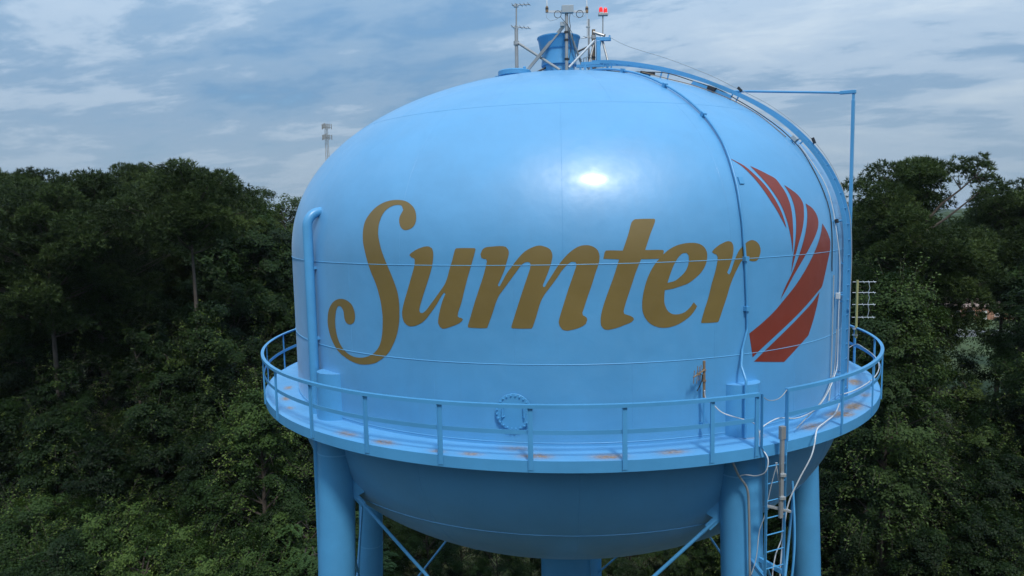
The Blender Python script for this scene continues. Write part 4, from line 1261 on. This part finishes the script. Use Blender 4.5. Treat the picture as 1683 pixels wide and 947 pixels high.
def np_mesh(name, verts, faces, k, mat, tint):
    """verts (n,3), faces (m,k) all with k corners, tint per vertex"""
    me = bpy.data.meshes.new(name)
    me.vertices.add(len(verts))
    me.vertices.foreach_set("co", np.ascontiguousarray(verts, dtype=np.float32).ravel())
    m_ = len(faces)
    me.loops.add(m_ * k)
    me.loops.foreach_set("vertex_index", np.ascontiguousarray(faces, dtype=np.int32).ravel())
    me.polygons.add(m_)
    me.polygons.foreach_set("loop_start", np.arange(0, m_ * k, k, dtype=np.int32))
    me.materials.append(mat)
    me.update(calc_edges=True)
    at = me.attributes.new("tint", "FLOAT", "POINT")
    at.data.foreach_set("value", np.ascontiguousarray(tint, dtype=np.float32))
    return me


def leaves(c, nrm, size, rng, aspect=0.55, droop=0.25):
    """folded rhombic leaves: c centres, nrm facing directions, size lengths"""
    n = len(c)
    nrm = nrm / np.linalg.norm(nrm, axis=1, keepdims=True)
    t = np.cross(nrm, unit(rng, n))
    t /= np.linalg.norm(t, axis=1, keepdims=True) + 1e-9
    t[:, 2] -= droop
    t -= nrm * (t * nrm).sum(1, keepdims=True)
    t /= np.linalg.norm(t, axis=1, keepdims=True) + 1e-9
    s_ = np.cross(nrm, t)
    L = size[:, None]
    a = c - t * L * .5
    d = c + t * L * .5
    fold = nrm * L * 0.10
    b1 = c + s_ * L * aspect * .5 + fold
    b2 = c - s_ * L * aspect * .5 + fold
    V = np.stack([a, b1, d, b2], 1).reshape(-1, 3)
    o = np.arange(n)[:, None] * 4
    F = np.concatenate([o + [0, 1, 2], o + [0, 2, 3]], 0)
    return V, F


def tufts(c, d, length, rng, k=12, w=0.028):
    """needle tufts: k thin blades fanning out round direction d"""
    n = len(c)
    dirs = d[:, None, :] * 0.75 + unit(rng, n * k).reshape(n, k, 3) * 0.85
    dirs /= np.linalg.norm(dirs, axis=2, keepdims=True)
    side = np.cross(dirs, unit(rng, n * k).reshape(n, k, 3))
    side /= np.linalg.norm(side, axis=2, keepdims=True) + 1e-9
    L = length[:, None, None] * (0.7 + 0.5 * rng.random((n, k, 1)))
    base = c[:, None, :] + dirs * 0.02
    a = base + side * w
    b = base - side * w
    t = base + dirs * L
    V = np.stack([a, b, t], 2).reshape(-1, 3)
    F = np.arange(n * k * 3).reshape(-1, 3)
    return V, F


def limb(mb, pts, r0, r1, n=6):
    k = len(pts)
    mb.tube(pts, [r0 + (r1 - r0) * i / (k - 1) for i in range(k)], n, False)


def make_pine(seed, H, base_f, spread, n_br=40, skip=None, extra=()):
    """trunk with whorled limbs that end in rounded puffs of needle tufts; extra = limbs given by hand"""
    rng = np.random.default_rng(seed)
    mb = MB()
    bend = rng.normal(size=2) * 0.35

    def axis(h):
        f_ = h / H
        return np.array([bend[0] * math.sin(f_ * 2.4), bend[1] * math.sin(f_ * 2.1), h])

    limb(mb, [axis(h) for h in np.linspace(-.2, H * .97, 14)], H * 0.0115, 0.04, 9)
    C_, D_, T_ = [], [], []

    def puff(pc, rp, out):
        nt_ = int(88 * rp * rp)
        u_ = unit(rng, nt_)
        u_[:, 2] = np.where(u_[:, 2] < -.25, -u_[:, 2], u_[:, 2])
        rr = rp * (0.62 + 0.38 * rng.random((nt_, 1)))
        C_.append(pc + u_ * rr * np.array([1, 1, .80]))
        dd = u_ * 1.0 + np.array([0, 0, .5]) + out * .2
        D_.append(dd / np.linalg.norm(dd, axis=1, keepdims=True))
        T_.append(np.full(nt_, rng.random() * .5 + .08) + rng.random(nt_) * .25)

    for i in range(n_br):
        f_ = base_f + (1 - base_f) * ((i + rng.random() * .8) / n_br)
        q = (f_ - base_f) / (1 - base_f)
        prof_ = (0.45 + 0.55 * min(1, q / .3)) * (1 - max(0, (q - .35) / .65) ** 2.2) + 0.10
        L = spread * prof_ * (0.70 + 0.5 * rng.random())
        az = i * 2.39996 + rng.normal() * .35
        if skip and skip[2] < f_ < skip[3] and abs((az - skip[0] + math.pi) % (2 * math.pi) - math.pi) < skip[1]:
            continue
        rise = 0.05 + 0.60 * q + rng.normal() * .14
        p0 = axis(H * f_ * .985)
        dirh = np.array([math.cos(az), math.sin(az), 0])
        pts = [p0 + dirh * L * g + np.array([0, 0, L * (rise * g + .22 * g * g)]) for g in np.linspace(0, 1, 5)]
        limb(mb, pts, 0.06 * (1 - q * .5), 0.015, 5)
        npf = max(2, int(round(L * 1.25)))
        for k in range(npf):
            g = 0.26 + 0.80 * (k + .5) / npf
            pc = p0 + dirh * L * g + np.array([0, 0, L * (rise * g + .22 * g * g)])
            pc = pc + np.array([-dirh[1], dirh[0], 0]) * rng.normal() * .2 * L + np.array([0, 0, rng.normal() * .3])
            limb(mb, [p0 + (pc - p0) * .5, pc], 0.03, 0.012, 4)
            puff(pc, 0.80 + 0.60 * rng.random(), dirh)
    for pts, puffs in extra:
        pts = [np.array(p) for p in pts]
        limb(mb, pts, .09, .03, 6)
        for (dx, dy, z, rp) in puffs:
            pc = np.array([dx, dy, z])
            near = min(pts, key=lambda p: np.linalg.norm(p - pc))
            limb(mb, [near, (near + pc) / 2 + np.array([0, 0, .1]), pc], .035, .012, 4)
            puff(pc, rp, np.array([.7, 0, 0]))
    c, d, t = np.concatenate(C_), np.concatenate(D_), np.concatenate(T_)
    V, F = tufts(c, d, 0.20 + 0.10 * rng.random(len(c)), rng, 9, 0.027)
    crown = np_mesh("pine_crown", V, F, 3, M_PINE, np.repeat(t, 27))
    return mb.mesh("pine_trunk", M_BARK, True, 80, False), crown


def make_broad(seed, H, base_f, spread, mat, leaf=0.2, n_clump=70, per=330, vine=0.0, taper=0.5, sprigs=60):
    """leafy crown of many clumps round a branching trunk; vine > 0 drapes it to the ground as a column"""
    rng = np.random.default_rng(seed)
    mb = MB()
    bend = rng.normal(size=2) * 0.4
    lob = rng.random() * 6.28

    def axis(h):
        f_ = h / H
        return np.array([bend[0] * math.sin(f_ * 3), bend[1] * math.sin(f_ * 2.5), h])

    limb(mb, [axis(h) for h in np.linspace(-.2, H * .93, 10)], H * .013 + .05, 0.04, 8)
    C_, N_, S_, T_ = [], [], [], []
    for i in range(n_clump):
        q = (i + rng.random()) / n_clump
        f_ = base_f + (1 - base_f) * q
        if vine:
            pr = (1 - q) ** taper * (0.85 + .3 * rng.random()) + .08
        else:
            pr = math.sin(math.pi * min(.98, (.10 + .86 * q))) ** .7
        az = i * 2.39996 + rng.normal() * .5
        if vine:
            pr *= 1 + .30 * math.sin(3 * az + lob + 2.2 * q) + .16 * math.sin(9 * q + lob)
        rad_ = spread * pr * ((0.55 + 0.45 * rng.random()) if not vine else (.55 + .5 * rng.random()))
        pc = axis(H * f_) + np.array([math.cos(az) * rad_, math.sin(az) * rad_, rng.normal() * .3])
        p0 = axis(max(.3, H * f_ - rad_ * .7))
        mid = (p0 + pc) / 2 + np.array([0, 0, .2])
        limb(mb, [p0, mid, pc], 0.06, 0.015, 5)
        rp = (0.75 + 0.65 * rng.random()) * (spread / 4.0) ** .5
        nl = int(per * rp * rp)
        u_ = unit(rng, nl)
        u_[:, 2] = np.where(u_[:, 2] < -.4, -u_[:, 2], u_[:, 2])
        ns = 8                                  # each clump is a ragged cluster of sprays
        sc_ = unit(rng, ns) * rp * (.35 + .55 * rng.random((ns, 1)))
        sr_ = rp * (.26 + .30 * rng.random(ns))
        wt_ = sr_ ** 2 / (sr_ ** 2).sum()
        si = rng.choice(ns, nl, p=wt_)
        rr = sr_[si][:, None] * (0.35 + 0.75 * rng.random((nl, 1)) ** .7)
        p_ = pc + sc_[si] * np.array([1, 1, .8]) + u_ * rr * np.array([1, 1, .8])
        u_ = u_ * .6 + sc_[si] / rp * .6
        p_[:, 2] = np.maximum(p_[:, 2], .1)
        out = np.array([math.cos(az), math.sin(az), 0.3])
        nn = u_ * .7 + out * .55 + np.array([0, 0, .55]) + rng.normal(size=(nl, 3)) * .35
        tone = rng.random() ** 2 * .55
        C_.append(p_)
        N_.append(nn)
        S_.append(leaf * (0.7 + .6 * rng.random(nl)))
        T_.append(np.full(nl, tone) + rng.random(nl) * .16)
    for i in range(sprigs):          # shoots that stand out of the crown
        q = rng.random() ** .8
        f_ = base_f + (1 - base_f) * q
        pr = ((1 - q) ** taper + .10) if vine else math.sin(math.pi * min(.98, (.10 + .86 * q))) ** .7
        az = rng.random() * 6.283
        dirh = np.array([math.cos(az), math.sin(az), 0])
        p0 = axis(H * f_) + dirh * spread * pr * .95
        L = .7 + .9 * rng.random()
        upk = .9 * rng.random() + (.5 if q > .8 else 0)
        pts = [p0 + dirh * L * g * (1 - .4 * (upk > .8)) + np.array([0, 0, L * (upk * g - .75 * g * g * (upk < .8))]) for g in np.linspace(0, 1, 5)]
        limb(mb, pts, .009, .004, 4)
        nl = 26
        g = rng.random(nl)
        idx = np.minimum((g * 4).astype(int), 3)
        P_ = np.array(pts)
        p_ = P_[idx] + (P_[idx + 1] - P_[idx]) * (g * 4 - idx)[:, None] + rng.normal(size=(nl, 3)) * .10
        C_.append(p_)
        N_.append(rng.normal(size=(nl, 3)) * .5 + np.array([0, 0, .9]))
        S_.append(leaf * (0.7 + .5 * rng.random(nl)))
        T_.append(np.full(nl, .42 + .40 * rng.random()) + rng.random(nl) * .10)
    c, nn, s_, t = np.concatenate(C_), np.concatenate(N_), np.concatenate(S_), np.concatenate(T_)
    V, F = leaves(c, nn, s_, rng)
    crown = np_mesh("leaf_crown", V, F, 3, mat, np.repeat(t, 4))
    return mb.mesh("tree_trunk", M_BARK, True, 80, False), crown


def make_feathery(seed, H, spread):
    """small tree with long fern-like fronds in flat layered sprays"""
    rng = np.random.default_rng(seed)
    mb = MB()
    limb(mb, [np.array([.2 * math.sin(h), .15 * math.cos(h), h]) for h in np.linspace(-.2, H * .8, 8)], .16, .04, 8)
    C_, N_, S_, T_ = [], [], [], []
    for i in range(120):
        az = i * 2.39996 + rng.normal() * .3
        q = (i + .5) / 120
        rr = spread * (.25 + .75 * math.sqrt(rng.random())) * (1 - .45 * q)
        pc = np.array([math.cos(az) * rr, math.sin(az) * rr, H * (.45 + .5 * q) + rng.normal() * .3 - .12 * rr])
        if i % 3 == 0:
            limb(mb, [np.array([0, 0, max(.5, pc[2] - rr * .6)]), (pc + np.array([0, 0, pc[2]])) / 2, pc], .05, .015, 5)
        for _ in range(5):
            a2 = az + rng.normal() * 1.0
            L = .75 + .4 * rng.random()
            d_ = np.array([math.cos(a2), math.sin(a2), 0])
            s__ = np.array([-d_[1], d_[0], 0])
            nl = 44
            g = np.repeat(np.linspace(.08, 1, nl // 2), 2)
            sg = np.tile([1, -1], nl // 2)
            w = .22 * np.sin(np.pi * np.clip(g * .9 + .08, 0, 1))
            p_ = pc + d_ * (L * g)[:, None] + s__ * (sg * w * .8)[:, None] + np.array([0, 0, 1]) * (-.30 * L * g * g + .05)[:, None] + rng.normal(size=(nl, 3)) * .02
            C_.append(p_)
            N_.append(np.tile(np.array([0, 0, 1.0]), (nl, 1)) + d_ * .25 + rng.normal(size=(nl, 3)) * .16)
            S_.append(.15 + .05 * rng.random(nl))
            T_.append(np.full(nl, .2 + .4 * rng.random()) + rng.random(nl) * .15)
    c, nn, s_, t = np.concatenate(C_), np.concatenate(N_), np.concatenate(S_), np.concatenate(T_)
    V, F = leaves(c, nn, s_, rng, .5, .0)
    return mb.mesh("tree_trunk", M_BARK, True, 80, False), np_mesh("feathery_crown", V, F, 3, M_MIMOSA, np.repeat(t, 4))


PROTO = {
    "pine_a": (make_pine(11, 28, .58, 4.2, 40), 28),
    "pine_b": (make_pine(12, 28, .64, 3.9, 36), 28),
    "pine_c": (make_pine(13, 28, .52, 4.6, 46), 28),
    "pine_d": (make_pine(14, 28, .855, 2.9, 18), 28),
    "pine_e": (make_pine(15, 28, .71, 4.2, 30), 28),
    "pine_f": (make_pine(16, 29.2, .62, 3.5, 50, (0.0, 1.0, .82, .985),
               [([(0.1, 0, 26.2), (.9, -.1, 27.2), (1.9, -.2, 28.0), (2.7, -.2, 28.7)],
                 [(1.7, -.2, 28.8, .7), (2.4, -.5, 29.1, .8), (3.1, 0, 28.9, .8), (2.8, .4, 28.4, .6), (3.6, -.3, 28.3, .6), (3.4, -.2, 27.6, .5), (1.1, -.2, 29.0, .7), (2.0, .3, 29.5, .55), (2.9, -.2, 29.6, .55), (3.5, .1, 29.2, .5)]),
                ([(0.1, 0, 25.6), (1.0, -.3, 26.3), (1.9, -.5, 27.1), (2.6, -.4, 27.6)], [(2.9, -.5, 27.75, .4)]),
                ([(0, 0, 24.5), (-1.2, -.3, 25.4), (-2.6, -.5, 26.4)], [(-2.9, -.5, 26.6, .8), (-2.0, -.8, 26.9, .8), (-1.2, -.4, 27.5, .85), (-3.5, 0, 25.9, .7), (-3.9, -.2, 25.2, .7), (-.5, -.6, 28.1, .8), (.4, -.3, 28.6, .8)])]), 30),
    "broad_a": (make_broad(21, 24, .28, 4.6, M_BROAD, .17, 80, 560), 24),
    "broad_b": (make_broad(22, 24, .22, 4.4, M_PALE, .18, 80, 460), 24),
    "vine_a": (make_broad(31, 20, .03, 3.5, M_VINE, .15, 95, 640, 1.0, .55, 170), 20),
    "vine_b": (make_broad(32, 20, .03, 3.0, M_VINE, .15, 90, 640, 1.0, .40, 150), 20),
    "vine_c": (make_broad(33, 18, .03, 3.6, M_VINE, .15, 90, 640, 1.0, .80, 190), 18),
    "vine_d": (make_broad(34, 18, .03, 3.2, M_BRIGHT, .14, 90, 640, 1.0, .55, 260), 18),
    "vine_e": (make_broad(35, 23, .03, 3.5, M_POINT, .15, 120, 640, 1.0, .62, 380), 23),
    "shrub_a": (make_broad(41, 13, .08, 3.8, M_BRIGHT, .14, 64, 640, 0, .5, 150), 13),
    "shrub_b": (make_broad(42, 13, .08, 4.2, M_BROAD, .14, 64, 640, 0, .5, 150), 13),
    "feather": (make_feathery(51, 12, 4.2), 12),
}
KIND = {"pine": ("pine_tree", "pine tree"), "broad": ("leafy_tree", "tree"), "vine": ("vine_covered_tree", "tree"), "shrub": ("leafy_shrub", "shrub"), "feather": ("feathery_tree", "tree")}
F_PX = 1170.0


def plant(kind, x, y, h, rz=None, wide=1.0, label=None, group=None, rng=random):
    (tr, cr), h0 = PROTO[kind]
    nm, cat = KIND[kind.split("_")[0]]
    o = empty(nm, (x, y, 0), rng.random() * 6.283 if rz is None else rz)
    s_ = h / h0
    o.scale = (s_ * wide, s_ * wide, s_)
    tag(o, label, cat, group)
    inst("trunk", tr, o)
    inst("crown", cr, o)
    return o


random.seed(77)
def px(p, d):
    """metres east of the tower axis for a bearing p at distance d from the viewpoint"""
    return CAM.x + (p - 841.5) / F_PX * d


# x east, y away from the viewer's side of the tower, h height, all in metres
SPECIAL = [
    ("pine_f", 22.6, 18.6, 30.0, 1.0, "big spreading pine with a forked side limb open to the sky"),
    ("vine_e", 17.2, 11.0, 23.2, 1.0, "tall pointed mid-green tree wrapped in trailing vines beside the balcony"),
    ("pine_d", px(316, 45), CAM.y + 45, 29.6, 1.0, "slender pine with a long bare pale trunk standing before the darker pines"),
    ("pine_e", px(98, 44), CAM.y + 44, 28.6, 1.0, "tall pine whose dark bare trunk shows between the vine columns"),
    ("vine_d", -15.2, 14.3, 17.8, 1.05, "bright green vine-covered tree rising beside the overflow pipe leg"),
]
for k_, x_, y_, h_, w_, lab_ in SPECIAL:
    plant(k_, x_, y_, h_, 0.0, w_, lab_)


def row(kinds, items, label, group):
    for p, top, d in items:
        hor = 356 - (p - 841.5) * 0.021
        h = CAM.z - (top - hor) / F_PX * d
        plant(random.choice(kinds), px(p, d), CAM.y + d, h, None, random.uniform(.92, 1.1), label, group)


P_ = ["pine_a", "pine_b", "pine_c"]
V_ = ["vine_a", "vine_b"]
row(P_, [(-60, 305, 52), (-5, 312, 56), (70, 297, 64), (25, 335, 50), (165, 306, 50), (112, 322, 72), (243, 286, 66), (205, 330, 60), (335, 300, 58), (285, 322, 74), (365, 335, 66), (-130, 300, 60)],
    "tall dark pine topping the skyline of the woods below the distant lattice tower", "skyline pines by the lattice tower")
row(["broad_b"], [(384, 320, 74), (432, 325, 80), (474, 338, 70), (510, 340, 74)],
    "pale green leafy tree between the skyline pines and the tank wall", "pale trees between the pines and the tank")
row(["broad_a"], [(410, 372, 58), (455, 385, 60), (370, 390, 56)],
    "dark leafy tree below the pale treetops close to the tank wall", "dark leafy trees close to the tank wall")
row(P_, [(560, 350, 78), (640, 340, 85), (760, 345, 80), (880, 345, 84), (1000, 350, 80), (1120, 345, 82), (1230, 350, 78), (1320, 352, 74)],
    "tall pine standing directly behind the tank, hidden by its wall", "pines directly behind the tank")
row(V_, [(-40, 500, 50), (30, 540, 47), (96, 600, 42.5), (205, 540, 46), (265, 590, 43), (332, 528, 43.5), (455, 580, 47), (80, 500, 54), (170, 470, 56), (380, 480, 53), (300, 460, 60), (240, 500, 52), (440, 450, 58), (490, 500, 54), (-100, 540, 46), (20, 450, 58), (150, 580, 48), (405, 560, 48)],
    "dark column of vines smothering a tree under the skyline pines", "vine columns under the skyline pines")
row(["vine_c"], [(60, 690, 40), (235, 680, 40), (150, 730, 38), (315, 740, 37.5), (480, 700, 42), (-40, 680, 41)],
    "dark cone of vines over a small tree before the taller vine columns", "vine cones before the vine columns")
row(["shrub_a", "shrub_b"], [(20, 850, 36), (110, 870, 35), (170, 850, 37), (255, 890, 34.5), (330, 870, 36), (430, 870, 36.5), (60, 915, 33), (190, 930, 32.5), (380, 930, 33), (300, 945, 32), (-50, 880, 35)],
    "bright rounded thicket at the foot of the vine cones", "thickets at the foot of the vine cones")
row(["feather"], [(485, 845, 36), (520, 905, 34), (440, 915, 34)],
    "small tree with fern-like feathery fronds beside the overflow pipe leg", "feathery trees by the overflow pipe leg")
row(["shrub_b", "shrub_a", "shrub_b"], [(560, 860, 42), (620, 850, 44), (680, 880, 43), (740, 870, 46), (800, 890, 44), (860, 870, 47), (920, 880, 45), (980, 875, 47), (1040, 880, 45), (1100, 860, 46), (1160, 840, 46), (1220, 820, 45), (1280, 800, 43), (1340, 790, 41), (600, 760, 52), (700, 770, 54), (820, 780, 56), (940, 780, 56), (1060, 770, 55), (1180, 740, 54), (1300, 720, 52)],
    "dark rounded thicket seen under the bowl between the tower legs", "thickets behind the tower legs")
row(V_, [(580, 640, 60), (690, 650, 62), (800, 660, 64), (910, 650, 64), (1020, 640, 63), (1130, 640, 62), (1240, 620, 60), (1330, 600, 58)],
    "vine-hung tree standing behind the tower bowl", "vine-hung trees behind the bowl")
row(["pine_e"], [(1672, 322, 52), (1640, 352, 60)],
    "pine with high crown over the gap that shows the brick house", "high-crowned pines over the house gap")
row(P_, [(1770, 330, 50), (1430, 348, 58), (1830, 310, 56)],
    "pine flanking the big spreading pine", "pines flanking the big spreading pine")
row(["broad_a"], [(1780, 400, 40), (1400, 430, 50), (1460, 400, 54), (1490, 420, 56), (1830, 420, 42), (1745, 430, 47)],
    "dark leafy tree under the crown of the big spreading pine", "leafy trees under the big spreading pine")
row(V_, [(1395, 620, 40), (1725, 610, 37), (1745, 540, 42), (1770, 600, 38), (1530, 640, 40), (1600, 640, 41), (1630, 720, 36), (1350, 700, 42)],
    "dark vine column next to the pointed mid-green vine tree", "vine columns next to the pointed vine tree")
row(["vine_c"], [(1650, 790, 33), (1580, 810, 34), (1390, 780, 37), (1700, 780, 33), (1620, 870, 31), (1670, 880, 30.5), (1420, 900, 33), (1350, 880, 36), (1530, 900, 31)],
    "low dark vine mound at the foot of the pointed mid-green vine tree", "vine mounds at the foot of the pointed tree")
# fuller woods beyond, short of the clearing
rr_ = random.Random(5)
for d in (92, 108, 126, 150, 180):
    p = -200
    while p < 1500:
        if not (d < 100 and 480 < p < 1380):
            k_ = rr_.choice(P_ + ["broad_a"])
            plant(k_, px(p, d) + rr_.uniform(-2, 2), CAM.y + d + rr_.uniform(-5, 5), rr_.uniform(22, 27), None, 1.15,
                  "pine deep in the woods, hidden behind the skyline pines" if k_ != "broad_a" else "leafy tree deep in the woods, hidden behind the skyline pines",
                  "pines deep in the woods" if k_ != "broad_a" else "leafy trees deep in the woods")
        p += rr_.uniform(60, 105) * (92 / d) * 1.6
for p, d, h in ((1700, 95, 25), (1760, 110, 24), (1830, 90, 26), (1490, 105, 22), (1490, 130, 23), (1680, 190, 20), (1560, 200, 21), (1620, 205, 18), (1740, 185, 20)):
    plant(rr_.choice(["broad_a", "broad_b"]), px(p, d), CAM.y + d, h, None, 1.1, "leafy tree at the edge of the lawn round the brick house", "trees round the house lawn")
for p, d in ((1900, 44), (1960, 52), (2040, 47), (2120, 58), (2200, 50), (1930, 66), (2060, 70), (2300, 60), (2420, 55), (2560, 60)):
    plant(rr_.choice(P_ + ["broad_a"]), px(p, d), CAM.y + d, rr_.uniform(23, 28), None, 1.15, "tall tree beyond the dark leafy trees past the big spreading pine", "trees past the big spreading pine")
    plant(rr_.choice(V_ + ["shrub_b"]), px(p, d - 6), CAM.y + d - 6, rr_.uniform(11, 16), None, 1.15, "vine-hung under-storey past the big spreading pine", "under-storey past the big spreading pine")
for k in range(14):
    d = 70 + 7 * (k % 3)
    plant(rr_.choice(V_ + ["shrub_b"]), px(500 + 62 * k, d), CAM.y + d, rr_.uniform(10, 15), None, 1.3, "vine-hung under-storey between the pines directly behind the tank", "under-storey behind the tank")
# the same woods close the ring round the tower
for k in range(46):
    a = rad(-8 - 164 * (k % 23) / 22.0)
    r_ = (50 if k < 23 else 66) + rr_.uniform(-4, 4)
    x_, y_ = r_ * math.cos(a) * 1.05, r_ * math.sin(a)
    k_ = rr_.choice(P_ + ["broad_a", "broad_b"])
    plant(k_, x_, y_, rr_.uniform(22, 28), None, 1.2, "tree of the woods facing the painted lettering", "trees facing the lettering")
    if k < 23:
        plant(rr_.choice(V_ + ["shrub_b"]), x_ * .9 + rr_.uniform(-2, 2), y_ * .9, rr_.uniform(9, 15), None, 1.1, "under-storey growth of the woods facing the painted lettering", "under-storey facing the lettering")

# ---- the unbroken far canopy out to the horizon
rng = np.random.default_rng(9)
bm = bmesh.new()
bmesh.ops.create_icosphere(bm, subdivisions=2, radius=1.0)
iv = np.array([v_.co[:] for v_ in bm.verts])
if_ = np.array([[v_.index for v_ in f.verts] for f in bm.faces])
bm.free()
N_ = 5200
ang = rng.uniform(-1.0, 1.0, N_)
dist = 215 * (3200 / 215) ** rng.random(N_) ** .9
X = CAM.x + np.sin(ang) * dist
Y = CAM.y + np.cos(ang) * dist
keep = ~((X > 55) & (X < 190) & (Y < 205))
X, Y, dist = X[keep], Y[keep], dist[keep]
n = len(X)
rr = rng.uniform(4, 7.5, n) * (1 + dist / 1400)
top = rng.uniform(15, 23, n)
sc = np.stack([rr, rr, rng.uniform(5, 8, n)], 1)
bump = 1 + .22 * rng.normal(size=(n, len(iv)))
V = iv[None] * bump[..., None] * sc[:, None, :] + np.stack([X, Y, top - sc[:, 2]], 1)[:, None, :]
F = (if_[None] + (np.arange(n) * len(iv))[:, None, None]).reshape(-1, 3)
tint = np.repeat(rng.random(n) * .7, len(iv)) + rng.random(n * len(iv)) * .3
fo = bpy.data.objects.new("far_woodland", np_mesh("far_woodland", V.reshape(-1, 3), F, 3, M_FAR, tint))
link(fo)
tag(fo, "far unbroken woodland canopy reaching to the hazy horizon", "woodland", kind="stuff")

# ---- the damp summer air
mh_, nth, bh = newmat("air")
nth.nodes.remove(bh)
pv = nd(nth, "ShaderNodeVolumePrincipled")
pv.inputs["Color"].default_value = (0.80, 0.88, 1.0, 1)
pv.inputs["Density"].default_value = 0.00009
pv.inputs["Anisotropy"].default_value = 0.2
nth.links.new(pv.outputs[0], nth.nodes["Material Output"].inputs["Volume"])
hzb = MB().box((0, 4500, 35.5), (18400, 15400, 73)).build("haze", mh_, None)
tag(hzb, "thin even summer haze over the whole wood", "haze", kind="stuff")
